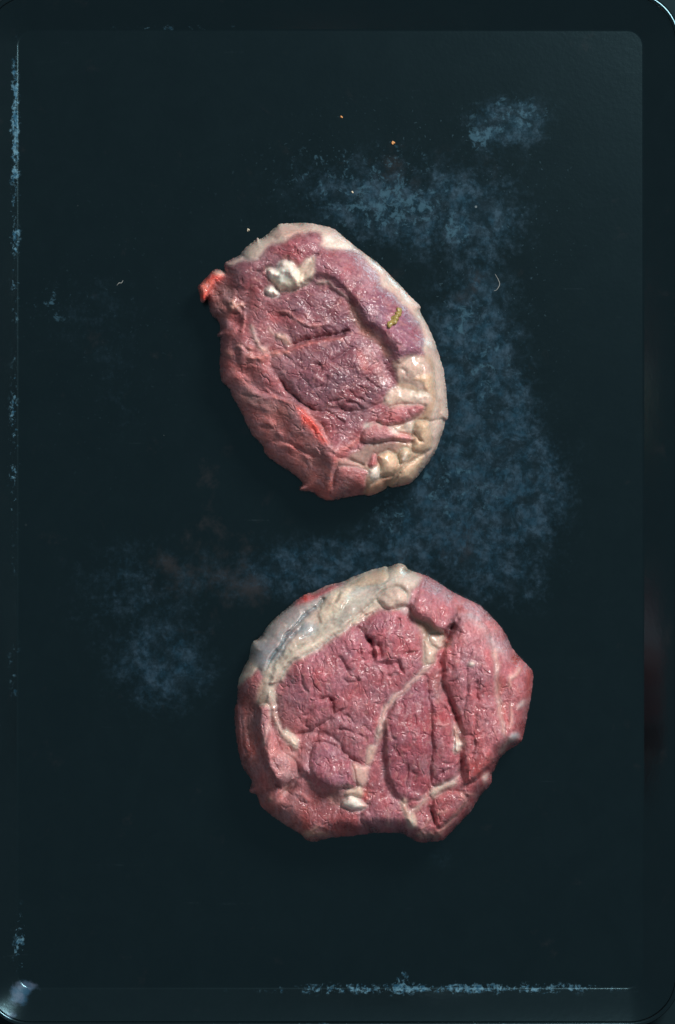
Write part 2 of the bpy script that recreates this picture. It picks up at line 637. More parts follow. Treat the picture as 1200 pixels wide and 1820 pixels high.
    tq = total([(0.9, 700, 370, 90, 45), (1.0, 806, 412, 26, 20), (0.9, 852, 240, 30, 20), (0.7, 915, 205, 60, 35), (0.6, 830, 570, 40, 35), (0.5, 870, 665, 60, 60),
                (0.5, 690, 900, 40, 60), (0.35, 90, 540, 60, 50), (0.4, 640, 300, 160, 60), (0.5, 820, 860, 90, 90)])
    fq = math_('MULTIPLY', mrange(math_('ADD', math_('MULTIPLY', tq, 0.16), noi(240, 6, 0.7, 0.5, 83.0)), 0.60, 0.72), mrange(tq, 0.03, 0.35))
    c2 = mix(math_('MULTIPLY', fq, 0.75), c2, (0.030, 0.072, 0.102))
    # tiny pale specks scraped through the coating
    vor = N.new('ShaderNodeTexVoronoi'); vor.inputs['Scale'].default_value = 130
    vor.inputs['Randomness'].default_value = 1.0
    L.new(tc.outputs['Object'], vor.inputs['Vector'])
    sc = N.new('ShaderNodeSeparateColor'); L.new(vor.outputs['Color'], sc.inputs[0])
    rad = math_('MULTIPLY', mrange(sc.outputs[0], 0.955, 1.0, 0.0, 1.0, False), 0.075)
    near = mrange(total([(0.8, 690, 340, 260, 160), (0.6, 860, 500, 150, 160), (0.35, 200, 700, 200, 400)]), 0.05, 0.6)
    spk = math_('MULTIPLY', math_('LESS_THAN', vor.outputs['Distance'], rad), near)
    c3 = mix(math_('MULTIPLY', spk, 0.6), c2, (0.16, 0.20, 0.21))
    spn = mrange(noi(620, 2, 0.5, 0.6, 61.0), 0.66, 0.72)
    n2_ = mrange(total([(1.0, 700, 340, 260, 150), (0.8, 850, 470, 170, 200), (0.4, 180, 600, 200, 300), (0.5, 860, 800, 160, 200), (0.3, 260, 1150, 150, 150)]), 0.05, 0.8)
    sp2 = math_('MULTIPLY', math_('MULTIPLY', spn, n2_), 0.40)
    c3 = mix(sp2, c3, (0.035, 0.070, 0.092))
    # fine scratches
    for ang_, w_ in ((25, 31.0), (-50, 37.0), (80, 43.0)):
        mp = N.new('ShaderNodeMapping'); mp.inputs['Rotation'].default_value = (0, 0, math.radians(ang_)); mp.inputs['Scale'].default_value = (14, 330, 1)
        L.new(tc.outputs['Object'], mp.inputs['Vector'])
        sc_ = mrange(noi(1.0, 2, 0.5, 0.25, w_, mp.outputs[0]), 0.70, 0.76)
        c3 = mix(math_('MULTIPLY', sc_, math_('MULTIPLY', mrange(nA, 0.48, 0.62), 0.16)), c3, (0.040, 0.062, 0.075))
    # glints along the rim bend painted in blue-grey, broken up like chipped coating
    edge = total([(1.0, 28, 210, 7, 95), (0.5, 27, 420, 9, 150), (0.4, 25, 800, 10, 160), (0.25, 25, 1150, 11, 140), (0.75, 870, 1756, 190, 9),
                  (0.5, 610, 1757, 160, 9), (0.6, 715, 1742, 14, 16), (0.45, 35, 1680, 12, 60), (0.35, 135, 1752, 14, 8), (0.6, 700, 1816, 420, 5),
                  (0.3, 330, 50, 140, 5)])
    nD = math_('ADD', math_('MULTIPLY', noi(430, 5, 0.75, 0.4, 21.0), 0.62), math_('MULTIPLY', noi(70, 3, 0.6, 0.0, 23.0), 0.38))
    glint_chips = math_('MULTIPLY', mrange(math_('ADD', math_('MULTIPLY', edge, 0.16), nD), 0.57, 0.66), mrange(edge, 0.03, 0.4))
    c4 = mix(glint_chips, c3, mix(mrange(nC, 0.35, 0.65), (0.010, 0.050, 0.090), (0.09, 0.19, 0.25)))
    corner = total([(1.0, 36, 1764, 20, 22), (0.6, 52, 1750, 14, 8), (0.7, 22, 1798, 16, 7), (0.3, 75, 1757, 20, 8)])  # bright glare of the bottom left corner, painted as paler blue patches
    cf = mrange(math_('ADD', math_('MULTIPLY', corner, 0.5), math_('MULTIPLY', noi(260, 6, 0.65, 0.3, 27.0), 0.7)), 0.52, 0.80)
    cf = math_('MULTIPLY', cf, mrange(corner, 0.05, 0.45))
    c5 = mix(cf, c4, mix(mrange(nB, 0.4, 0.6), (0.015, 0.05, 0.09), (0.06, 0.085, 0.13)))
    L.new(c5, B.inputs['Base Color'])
    ax = math_('SUBTRACT', math_('ABSOLUTE', math_('ADD', X, 0.0031)), 0.1384)
    ay = math_('SUBTRACT', math_('ABSOLUTE', math_('SUBTRACT', Y, 0.0015)), 0.2120)
    rimz = mrange(math_('MAXIMUM', ax, ay), -0.001, 0.001)
    rg = math_('ADD', mrange(fb, 0.0, 1.0, 0.17, 0.24), math_('MULTIPLY', rimz, 0.02))
    L.new(rg, B.inputs['Roughness'])
    B.inputs['Specular IOR Level'].default_value = 0.72
    B.inputs['Specular Tint'].default_value = (0.45, 0.85, 1.0, 1)
    bp = N.new('ShaderNodeBump'); bp.inputs['Strength'].default_value = 0.09
    bp.inputs['Distance'].default_value = 0.0004
    hh = math_('ADD', nC, math_('MULTIPLY', nB, 1.2))
    L.new(hh, bp.inputs['Height']); L.new(bp.outputs[0], B.inputs['Normal'])
    return m


# ------------------------------------------------------------------ helpers for plain meshes
def mesh_obj(name, verts, faces, mat, parent=None, smooth_=True):
    me = bpy.data.meshes.new(name)
    me.from_pydata([tuple(map(float, v)) for v in verts], [], faces)
    if smooth_:
        me.polygons.foreach_set('use_smooth', [True] * len(me.polygons))
    me.materials.append(mat)
    me.update()
    o = bpy.data.objects.new(name, me)
    COL.objects.link(o)
    o.parent = parent
    return o


def tag(o, label, cat, group=None):
    o['label'] = label
    o['category'] = cat
    if group:
        o['group'] = group
    return o


def empty(name, loc=(0, 0, 0)):
    o = bpy.data.objects.new(name, None)
    o.location = loc
    o.empty_display_size = 0.02
    COL.objects.link(o)
    return o


# ------------------------------------------------------------------ table and tray
table_mat = plain('dark_table', (0.003, 0.007, 0.009), 0.25, bump=0.1, scale=120)
table_mat.node_tree.nodes['Principled BSDF'].inputs['Specular Tint'].default_value = (0.45, 0.85, 1.0, 1)
table_mat.node_tree.nodes['Principled BSDF'].inputs['Specular IOR Level'].default_value = 0.25
table_mat.node_tree.nodes['Principled BSDF'].inputs['Roughness'].default_value = 0.75
t = mesh_obj('tabletop', [(-0.5, -0.5, -0.004), (0.5, -0.5, -0.004), (0.5, 0.5, -0.004), (-0.5, 0.5, -0.004)],
             [(0, 1, 2, 3)], table_mat)
t['kind'] = 'structure'

TRAY = tray_material()


def rrect(x0, y0, x1, y1, r, n=14, m=60):
    """rounded rectangle in photograph pixels, counter-clockwise in the world"""
    out = []
    cs = [(x1 - r, y1 - r, -90, 0), (x1 - r, y0 + r, 0, 90), (x0 + r, y0 + r, 90, 180), (x0 + r, y1 - r, 180, 270)]
    arcs = []
    for cx, cy, a, b in cs:
        arcs.append([(cx + r * math.cos(math.radians(a + (b - a) * k / n)),
                      cy - r * math.sin(math.radians(a + (b - a) * k / n))) for k in range(n + 1)])
    for i in range(4):
        out += arcs[i]
        p, q = arcs[i][-1], arcs[(i + 1) % 4][0]
        for k in range(1, m):
            out.append((p[0] + (q[0] - p[0]) * k / m, p[1] + (q[1] - p[1]) * k / m))
    return out


def loop_at(off, z, wob=0.0):
    """ring of the tray at `off` px outside the floor edge and height z px"""
    x0, y0, x1, y1, r = 34, 56, 1141, 1754, 26
    pts = rrect(x0 - off, y0 - off, x1 + off, y1 + off, max(r + off, 4))
    res = []
    for i, (x, y) in enumerate(pts):
        wx, wy = W(x, y)
        dz = wob * math.sin(i * 0.71) * math.sin(i * 0.13)
        res.append((wx, wy, (z + dz) * PX))
    return res


def sweep(profile, name, parent, wob=0.0):
    rings = [loop_at(o, z, wob) for o, z in profile]
    n = len(rings[0])
    V = [v for r in rings for v in r]
    F = []
    for a in range(len(rings) - 1):
        for i in range(n):
            j = (i + 1) % n
            F.append((a * n + i, a * n + j, (a + 1) * n + j, (a + 1) * n + i))
    return mesh_obj(name, V, F, TRAY, parent)


tray = empty('baking_tray')
tag(tray, 'dark worn metal baking tray with raised rim under both steaks', 'tray')
fl = loop_at(0, 0)
# floor: a grid-free fan of two rings, flat
n = len(fl)
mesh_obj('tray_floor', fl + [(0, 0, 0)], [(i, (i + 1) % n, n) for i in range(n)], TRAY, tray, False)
wall = [(0, 0)]
for k in range(1, 9):
    a = math.radians(k * 40 / 8)
    wall.append((7 * math.sin(a), 7 * (1 - math.cos(a))))
wall += [(26, 19), (44, 33), (54, 40)]
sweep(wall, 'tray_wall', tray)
lip = []
for k in range(0, 15):
    a = math.radians(200 - k * 250 / 14)
    lip.append((54 + 5 + 5 * math.cos(a), 41.5 + 5 * math.sin(a)))
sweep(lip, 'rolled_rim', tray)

# ------------------------------------------------------------------ steaks
MEAT = meat_material()


def gblur(a, sig):
    r = int(3 * sig + 1)
    k = np.exp(-0.5 * (np.arange(-r, r + 1) / sig) ** 2)
    k /= k.sum()
    b = np.pad(a, r, mode='edge')
    b = sum(k[i] * b[i:i + a.shape[0]] for i in range(2 * r + 1))
    return sum(k[i] * b[:, i:i + a.shape[1]] for i in range(2 * r + 1))


def muscle_texture(s, cell, ang, aniso, depth, seed, keep=None):
    """fissures, grain and small lumps in the lean meat; smooth lumps in the fat"""
    s.C = np.stack([gblur(s.C[..., k], 2.6 / s.g) for k in range(3)], -1)
    s.fat = gblur(s.fat, 2.0 / s.g)
    s.H = s.H * (s.sd < 4) + gblur(s.H, 1.3 / s.g) * (s.sd >= 4)
    a = math.radians(ang)
    X, Y = s.XW, s.YW
    u = (X * math.cos(a) + Y * math.sin(a)) / aniso
    v = -X * math.sin(a) + Y * math.cos(a)
    wu = u + 5 * noise(X / 17, Y / 17, seed + 60)
    wv = v + 5 * noise(X / 17, Y / 17, seed + 61)
    f1, f2 = worley(wu / cell, wv / cell, seed)
    crack = np.exp(-((f2 - f1) * cell / 1.35) ** 2) * sm(0.0, 0.35, noise(X / 22, Y / 22, seed + 3))
    g1, g2 = worley(wu / (cell * .45), wv / (cell * .45), seed + 9)
    crack2 = np.exp(-((g2 - g1) * cell * .45 / 1.1) ** 2) * sm(0.0, 0.4, noise(X / 14, Y / 14, seed + 5))
    lean = (1 - s.fat) * (0.35 + 0.65 * s.edge)
    lump = fbm(wu / 24, wv / 24, seed + 12, 3, 0.5)
    grain = fbm(u / 4.2, v / 4.2, seed + 20, 3, 0.6)
    s.H += lean * (2.0 * lump - depth * crack - depth * 0.48 * crack2 + 0.24 * grain)
    s.H += (1 - s.fat) * s.gloss * (1.5 * fbm(X / 10, Y / 10, seed + 22, 3, 0.5))
    s.H += s.fat * (1.3 * fbm(X / 22, Y / 22, seed + 30, 2))
    # colour: darker and paler bundles, fat flecks
    q = 0.08 * (1 - s.fat)[..., None]
    s.C = s.C * (1 - q) + np.array([0.42, 0.225, 0.245]) * q
    k = 1 + 0.16 * fbm(X / 38, Y / 38, seed + 40, 3) + 0.10 * grain * (1 - s.fat)
    s.C *= k[..., None]
    st = fbm(u / 16, v / 5, seed + 90, 3, 0.6)
    lw = (1 - s.fat)[..., None]
    s.C *= 1 + lw * (st[..., None] * np.array([0.20, 0.26, 0.24]))
    hue = fbm(X / 45, Y / 45, seed + 94, 3)
    s.C *= 1 + lw * hue[..., None] * np.array([0.10, -0.16, -0.20])
    veil = sm(0.05, 0.7, fbm(wu / 22, wv / 12, seed + 97, 4, 0.6)) * (1 - s.fat) * 0.42
    s.C = s.C * (1 - veil[..., None]) + np.array([0.47, 0.27, 0.28]) * veil[..., None]
    s.C *= 1 - lw * (1 - np.array([0.93, 0.87, 0.93]))
    pk = sm(0.0, 0.8, fbm(X / 24, Y / 24, seed + 99, 4)) * s.fat * 0.28
    s.C = s.C * (1 - pk[..., None]) + np.array([0.50, 0.30, 0.25]) * pk[..., None]
    fl_ = sm(0.42, 0.75, fbm(wu / 9, wv / 9, seed + 44, 3)) * (1 - s.fat) * 0.35
    s.C = s.C * (1 - fl_[..., None]) + np.array(C_PINK) * fl_[..., None]
    s.wet = np.clip(0.45 + 0.6 * fbm(X / 25, Y / 25, seed + 50, 3) - 0.25 * s.fat + 0.5 * s.gloss, 0, 1)


# ---------- upper steak
out1 = (A1(65, 650, 85, 710, 100, 780, 150, 745, 165, 820, 190, 890, 250, 950, 270, 1020, 242, 1075, 270, 1112, 265, 1300)
        + A3(115, 100, 125, 220, 200, 300, 230, 380, 300, 500, 390, 690, 490, 800, 540, 900, 770, 1060, 850, 1140, 815, 1200,
             930, 1210, 1000, 1262, 1080, 1287)
        + A4(150, 1265, 330, 1235, 380, 1245, 500, 1200, 540, 1163, 600, 1170, 730, 1140, 790, 1090, 870, 990, 960, 860, 1035, 650,
             1045, 582, 1072, 558, 1062, 400, 1050, 250, 1030, 130, 990, 0)
        + A2(980, 1070, 920, 930, 855, 810, 850, 755, 790, 700, 700, 600, 600, 500, 520, 420, 400, 330, 300, 255, 200, 170, 130, 125)
        + A1(1060, 95, 940, 92, 800, 100, 760, 120, 690, 185, 610, 235, 590, 220, 575, 245, 510, 290, 460, 345, 440, 375, 330, 430,
             303, 460, 305, 520, 230, 500, 190, 520, 110, 610))
S = Sculpt(out1, 0.9, 11)
S.base([(400, 560, 95), (372, 505, 66), (450, 480, 125), (540, 440, 140), (640, 480, 150), (720, 580, 150), (740, 680, 135),
        (560, 560, 138), (600, 660, 142), (450, 620, 125), (430, 660, 110), (540, 735, 142), (596, 806, 138), (680, 760, 132), (720, 810, 115),
        (480, 740, 118), (650, 840, 118), (560, 830, 112)],
       [(372, 505, 16), (395, 560, 34), (395, 650, 40), (430, 720, 85), (480, 800, 95), (540, 850, 85), (600, 870, 55), (660, 860, 34),
        (730, 840, 34), (780, 750, 30), (780, 640, 32), (750, 560, 80), (690, 495, 85), (625, 440, 70), (560, 405, 36), (450, 440, 30)], 52)
LEAN = (0.27, 0.085, 0.105)
S.tint([(450, 490, 0.235, 0.08, 0.09), (540, 440, 0.29, 0.10, 0.115), (640, 480, 0.33, 0.13, 0.15), (700, 560, 0.27, 0.115, 0.15), (730, 610, 0.27, 0.115, 0.15), (550, 545, 0.195, 0.078, 0.095), (600, 560, 0.205, 0.082, 0.10),
        (600, 650, 0.175, 0.074, 0.092), (640, 700, 0.19, 0.078, 0.092), (550, 680, 0.18, 0.074, 0.092), (600, 735, 0.20, 0.076, 0.09), (440, 640, 0.42, 0.17, 0.16), (480, 760, 0.54, 0.22, 0.195), (430, 700, 0.50, 0.20, 0.18),
        (560, 840, 0.50, 0.20, 0.17), (700, 740, 0.38, 0.13, 0.14), (395, 540, 0.315, 0.13, 0.115), (590, 770, 0.34, 0.11, 0.12), (440, 580, 0.30, 0.11, 0.115), (480, 690, 0.34, 0.13, 0.14)])  # side walls tinted brighter to make up for weak fill light
# side wall of the lower left with its lit ridge
S.step(A3(330, 330, 480, 350, 600, 380, 780, 440, 850, 500, 950, 620, 1050, 750, 1130, 880), (560, 700), -9, 4, 30, low=0.3)
S.step(A3(1140, 880, 1110, 1060, 1090, 1250), (640, 840), -7, 4, 26, ends=0.1)
S.bump(436, 662, 20, 12, -12, 40)
S.bump(455, 700, 26, 10, 4, 30).bump(430, 640, 8, 30, 6, 5)
S.vein(A3(500, 290, 600, 385, 780, 445, 850, 510, 950, 630, 1050, 755, 1130, 880), 3.0, 4.0, (0.50, 0.16, 0.13), kind=MUS)
S.paint(A3(790, 470, 860, 520, 960, 640, 1060, 790, 1000, 770, 900, 670, 810, 560), (0.80, 0.10, 0.065), 0.95, 5)  # light glowing through the ridge, painted as saturated red
S.crease(A3(680, 760, 800, 840, 980, 930), 6, 2.0)
S.crease(A3(260, 350, 380, 370, 600, 375), 4, 2.4)
S.crease(A3(440, 640, 560, 650, 640, 640), 3, 2.0).crease(A3(500, 800, 640, 770, 760, 800), 3, 2)
S.vein(A3(1140, 900, 1110, 1060, 1090, 1240), 2.0, 2.0, (0.46, 0.16, 0.13), kind=MUS)
for (x, y, r, a_) in [(480, 752, 9, 4), (496, 770, 8, 4), (470, 725, 10, 4), (515, 795, 10, 4), (505, 735, 9, 3), (450, 720, 9, 3), (548, 815, 9, 3)]:
    S.bump(x, y, r, r * .6, a_, 35)
# muscles
S.lobe(A1(330, 480, 460, 400, 600, 400, 720, 275, 900, 205, 1120, 175, 1150, 260, 1090, 360, 950, 470, 860, 415, 780, 440, 680, 500, 560, 560,
          480, 760, 420, 830, 340, 860, 210, 640), 7, 9, part='muscle')
S.lobe(A2(30, 290, 140, 295, 330, 315, 400, 380, 510, 520, 545, 610, 640, 665, 760, 800, 850, 900, 885, 1000, 880, 1120, 800, 1165, 760, 1200, 690, 1230, 640, 1150, 600, 1060, 470, 930,
          380, 870, 300, 700, 170, 540, 20, 510, -60, 560, -90, 500), 9, 10, part='muscle')
S.lobe(A1(560, 640, 640, 700, 780, 730, 980, 660, 1100, 620) + A2(110, 555, 220, 660, 290, 730, 310, 880, 300, 960, 130, 1010, 0, 1020)
       + A1(900, 1150, 740, 1120, 600, 1180, 540, 1010, 480, 880), 4, 12, part='muscle')
S.lobe(A1(870, 1190, 1000, 1160, 1100, 1130) + A2(130, 1030, 290, 985, 400, 1010, 500, 1070, 555, 1150) + A4(510, 70, 560, 190, 595, 270, 560, 390, 400, 450, 330, 485, 200, 480, 0, 475)
       + A3(1000, 485, 900, 455, 790, 385, 700, 300, 600, 160, 560, 60), 7, 18, part='muscle')
S.lobe(A3(300, 60, 520, 90, 600, 170, 700, 310, 790, 400, 900, 470, 1010, 500, 1200, 490) + A4(180, 500, 330, 500, 420, 480, 340, 640, 300, 720, 60, 870)
       + A3(1130, 870, 1050, 740, 950, 610, 850, 490, 780, 430, 600, 370, 480, 280, 330, 240), 4, 10, part='muscle')
# ledge between right crescent and centre
S.step(A1(900, 690, 1000, 650) + A2(-30, 560, 110, 540, 160, 590, 230, 655, 300, 690, 365, 790, 400, 885, 460, 930, 530, 985, 590, 1060, 640, 1135)
       + A4(590, 130, 600, 270), (720, 560), 13, 13, 40, ends=0.06, low=0.4)
S.paint(A2(290, 720, 360, 800, 390, 890, 460, 940, 530, 990, 590, 1070, 640, 1150, 610, 1190, 560, 1150, 500, 1060, 390, 1000, 320, 900, 280, 780),
        (0.32, 0.15, 0.11), 0.8, 4, 0.4)
S.vein(A2(0, 572, 110, 552, 150, 590, 220, 660, 280, 712), 3.2, 3.5, (0.48, 0.33, 0.30))
S.bump(627, 508, 10, 14, -7, 20)
# deep creases
S.crease([(505, 614), (530, 611), (556, 602), (588, 598), (612, 591), (628, 587)], 15, 4.0, ends=0.15)
S.step([(505, 614), (530, 611), (556, 602), (588, 598), (612, 591), (628, 587)], (580, 640), 10, 3, 18)
S.crease(A4(0, 55, 60, 45, 140, 0) + A2(270, 1120, 340, 1060), 8, 2.4, ends=0.3)
S.crease(A3(590, 160, 700, 300, 790, 395, 900, 470, 1010, 505, 1120, 500), 12, 3.0, ends=0.25)
S.crease(A4(80, 470, 190, 500, 330, 500, 420, 465, 560, 400), 8, 3.0, ends=0.25).crease(A4(-20, 500, 60, 530, 120, 580, 180, 600), 8, 2.4).crease(A4(330, 490, 250, 430, 170, 420), 6, 2.2)
S.crease(A3(930, 310, 1050, 260, 1060, 180), 7, 2).crease(A3(900, 100, 980, 90, 1010, 150, 960, 200), 6, 1.8)
S.crease(A4(180, 300, 260, 370, 340, 410), 8, 2.2).crease(A4(330, 200, 420, 270, 480, 300), 6, 2)
S.crease(A4(0, 420, 90, 400, 150, 330), 7, 2.2).crease(A3(990, 590, 1030, 660, 1050, 730), 8, 2)
S.bump(615, 738, 18, 9, -9, 10).bump(500, 560, 16, 12, -6, 0)
S.bump(560, 668, 22, 12, 5, 20).bump(640, 655, 22, 16, 5, 60).bump(605, 705, 20, 10, 5, 30)
S.vein(A1(740, 870, 870, 870, 920, 930, 1010, 985, 1180, 990), 3.5, 4.0, (0.44, 0.22, 0.20), kind=MUS)
S.crease(A1(720, 930, 850, 900, 930, 960), 4, 3)
S.vein([(498, 627), (530, 617), (556, 609), (590, 605), (617, 598)], 2.6, 2.0, (0.55, 0.17, 0.13), kind=MUS, mixc=0.8)
S.paint([(650, 616), (668, 628), (684, 660), (690, 690), (676, 686), (664, 656), (648, 632)], (0.52, 0.33, 0.32), 0.6, 5, 0.1, rag=5)  # pale pink sheen painted into the colour
S.paint([(640, 618), (650, 640), (656, 662), (646, 656), (636, 634)], (0.52, 0.14, 0.12), 0.6, 4)
S.paint(A3(250, 330, 480, 370, 700, 470, 790, 560, 640, 560, 420, 480), (0.45, 0.25, 0.21), 0.5, 10, 0.1, rag=8)
S.paint(A3(420, 180, 560, 260, 720, 400, 620, 390, 480, 300), (0.46, 0.20, 0.20), 0.5, 6, 0, rag=6)
S.paint(A3(860, 480, 960, 560, 1060, 700, 1130, 860, 1090, 800, 980, 640), (0.60, 0.36, 0.33), 0.6, 4, 0.1, rag=3)
S.paint(A3(820, 620, 960, 740, 1060, 860, 900, 840, 760, 700), (0.42, 0.22, 0.19), 0.45, 10, 0.1, rag=8)
# lower right: slivers of lean between lobes of fat
S.paint(A4(600, 60, 870, 0, 980, 0, 1050, 260, 1070, 560, 960, 860, 730, 1140, 330, 1240, 360, 1060, 190, 930, 420, 790, 620, 790, 560, 640, 560, 460, 640, 220),
        (0.42, 0.29, 0.21), 1.0, 4, 0.9)
S.lobe(A4(590, 90, 640, 40, 760, 20, 880, 30, 950, 190, 920, 345, 760, 270, 640, 225), 7, 12, (0.50, 0.36, 0.31), FAT, 'fat_lobe')
S.lobe(A4(680, 90, 760, 40, 840, 40, 860, 110, 800, 170, 730, 150), 6, 10, C_FAT, FAT, mixc=0.7)
S.crease(A4(840, 60, 850, 130, 790, 190), 4, 2.4).crease(A4(640, 110, 700, 150, 720, 200), 4, 2.4)
S.lobe(A4(750, 210, 930, 180, 945, 320, 900, 350, 850, 250), 6, 6, C_FATY, FAT)
S.lobe(A4(600, 290, 780, 330, 925, 370, 870, 460, 560, 455, 520, 400), 8, 8, C_FAT, FAT, 'fat_lobe')
S.lobe(A4(560, 470, 700, 445, 875, 450, 810, 560, 660, 610, 540, 632, 440, 585), 11, 9, (0.40, 0.16, 0.165), MUS, 'muscle', pit=4)
S.lobe(A4(340, 640, 440, 610, 560, 640, 640, 690, 770, 735, 740, 775, 620, 770, 420, 795, 300, 770, 300, 710), 12, 9, (0.43, 0.185, 0.18), MUS, 'muscle', pit=4)
S.paint(A4(600, 700, 690, 690, 775, 735, 740, 775, 630, 765), (0.62, 0.24, 0.2), 0.9, 3)
S.lobe(A4(550, 640, 640, 640, 720, 690, 640, 700, 600, 720), 4, 5, C_WHITE, FAT, mixc=0.7)
S.lobe(A4(690, 600, 780, 595, 790, 690, 720, 690), 6, 6, C_WHITE, FAT, 'fat_lobe', mixc=0.7)
S.lobe(A4(790, 600, 930, 600, 935, 800, 900, 865, 790, 870, 750, 780, 770, 690), 15, 10, C_FATY, FAT, 'fat_lobe', pit=6)
S.crease(A4(770, 700, 830, 760, 870, 800), 9, 2.4)
S.lobe(A4(860, 890, 885, 930, 800, 1080, 740, 1130, 580, 1165, 640, 1060, 720, 980), 13, 9, C_FATY, FAT, 'fat_lobe', pit=7)
S.lobe(A4(450, 900, 540, 865, 610, 885, 648, 970, 600, 1070, 490, 1090, 480, 980), 14, 9, C_FATY, FAT, 'fat_lobe', pit=7)
S.lobe(A4(640, 860, 700, 830, 760, 880, 690, 970, 650, 940), 9, 6, (0.52, 0.42, 0.30), FAT, 'fat_lobe', pit=4)
S.vein(A4(680, 870, 695, 910, 680, 945), 3, 2, C_WHITE)
S.lobe(A4(340, 1190, 480, 1110, 585, 1080, 530, 1165, 380, 1240), 9, 8, (0.45, 0.27, 0.19), FAT, 'fat_lobe', pit=5)
S.paint(A4(190, 930, 300, 840, 430, 795, 620, 800, 640, 850, 450, 895, 370, 990, 270, 965), (0.34, 0.22, 0.19), 1, 4, 0.6)
S.crease(A4(180, 935, 260, 970, 350, 985), 8, 2.2)
S.lobe(A4(100, 1000, 230, 1000, 370, 1040, 350, 1120, 320, 1200, 40, 1265, 70, 1120), 8, 10, (0.38, 0.14, 0.13), MUS, 'muscle', pit=3)
S.lobe(A4(370, 975, 430, 880, 455, 960, 420, 1010), 7, 5, (0.45, 0.10, 0.09), MUS, pit=2)
S.lobe(A4(385, 1010, 450, 990, 490, 1085, 400, 1110), 7, 5, C_WHITE, FAT, 'fat_lobe')
S.lobe(A4(100, 930, 180, 935, 340, 1000, 330, 1030, 220, 1005, 100, 1005), 5, 5, (0.52, 0.34, 0.30), FAT, mixc=0.8)
S.vein(A4(60, 880, 180, 830, 300, 725), 4, 4, (0.46, 0.2, 0.18), kind=MUS)
S.vein(A4(330, 640, 440, 620, 500, 640), 3, 2, C_WHITE, mixc=0.8)
S.vein(A4(560, 500, 640, 470, 780, 440, 860, 440), 2.5, 2, (0.6, 0.36, 0.33), mixc=0.8)
S.vein(A4(780, 380, 880, 370, 920, 390), 4, 4, C_WHITE)
# outer fat cap, top and right
cap = (A1(440, 375, 545, 402, 605, 385, 650, 320, 720, 268, 850, 240, 900, 192, 1000, 172, 1130, 168, 1170, 240) + A2(40, 260, 130, 290, 330, 312, 410, 372, 520, 510,
       545, 600, 640, 655, 700, 735, 765, 790, 850, 895, 890, 1000, 892, 1140, 960, 1190) + A4(960, 200, 975, 400, 930, 600, 940, 780, 880, 900, 820, 1080,
       900, 1100, 1150, 800, 1250, 500, 1150, 0) + A2(1100, 900, 800, 550, 400, 200, 100, 60) + A1(1000, 0, 700, 60, 400, 300))
S.lobe(cap, 3, 6, (0.60, 0.475, 0.41), FAT, 'fat_cap', 'pale fat skin wrapping the top and right edge', soft=3)
S.paint(A1(440, 375, 545, 402, 640, 330, 700, 200, 780, 130, 600, 200), (0.50, 0.43, 0.36), 0.8, 6, 1)
S.paint(A1(700, 200, 860, 200, 1000, 160, 1000, 130, 800, 150), (0.56, 0.36, 0.30), 0.7, 5, 1)
S.paint(A2(360, 380, 500, 480, 530, 600, 440, 640, 360, 520), (0.46, 0.26, 0.27), 0.4, 8, 0.1, rag=6)
S.paint(A2(460, 640, 600, 640, 700, 790, 620, 800, 560, 760, 470, 760), (0.22, 0.085, 0.12), 0.6, 8)
S.paint(A2(700, 800, 850, 930, 870, 1100, 700, 1160, 600, 1030, 640, 900), (0.27, 0.11, 0.15), 0.5, 8)
S.paint(A2(140, 510, 300, 530, 320, 640, 270, 680, 190, 600), (0.22, 0.075, 0.10), 0.6, 6)
S.crease(A1(690, 210, 860, 205, 960, 175), 4, 2).crease(A2(60, 190, 180, 240, 330, 305), 4, 2)
S.vein(A2(90, 270, 200, 262, 290, 275), 3, 2.5, C_WHITE).bump(586, 426, 9, 4, 4, 20, C_WHITE, 1)
for k in range(7):      # long wrinkles on the right-hand wall
    o = k * 5
    S.crease([(758 + o * .9, 600 + o), (772 + o * .6, 660), (777 + o * .35, 720), (770 + o * .35, 780 - o)], 2.2, 1.4, wob=2)
S.vein(A4(1000, 400, 1010, 520, 1000, 560), 2, -1, (0.40, 0.24, 0.18))
S.crease(A4(930, 600, 990, 580, 1050, 570), 5, 2)
# white knob of fat near the top
S.lobe(A1(940, 480, 1085, 370, 1102, 430, 1090, 560, 1000, 645, 930, 620), 4, 6, (0.55, 0.44, 0.36), FAT, 'fat_seam')
S.vein(A1(985, 470, 1060, 410), 2, 2, C_WHITE, mixc=0.6).crease(A1(1000, 560, 1080, 450), 2.5, 1.5)
S.lobe(A1(675, 490, 760, 480, 800, 425, 870, 420, 950, 480, 960, 600, 985, 640, 900, 685, 800, 682, 735, 620, 690, 560), 9, 7, (0.70, 0.58, 0.46), FAT, 'fat_knob', pit=3)
CW = (0.86, 0.80, 0.71)
for x, y, rx, ry, a_, an in [(509, 474, 15, 11, 11, 0), (497, 484, 10, 9, 8, 0), (484, 486, 8, 8, 8, 0), (520, 484, 9, 9, 7, 0), (502, 497, 11, 8, 5, 0)]:
    S.bump(x, y, rx, ry, a_, an, CW, 1, hard=3.2)
for x, y, rx, ry, a_, an in [(522, 500, 13, 9, 6, -20), (508, 508, 12, 6, 4, 10), (533, 498, 8, 9, 5, 20)]:
    S.bump(x, y, rx, ry, a_, an, (0.72, 0.61, 0.49), 1, hard=3.2)
S.bump(514, 489, 10, 8, 7, 0, CW, 1, hard=2.5)
S.lobe(A1(648, 690, 700, 642, 750, 665, 785, 722, 700, 742), 11, 5, CW, FAT, 'fat_knob', pit=4)
S.bump(476, 519, 5, 6, 4, 0, CW, 1, hard=3).bump(486, 518, 5, 6, 4, 0, CW, 1, hard=3)
S.crease(A1(700, 670, 720, 700, 715, 730), 4, 1.6)
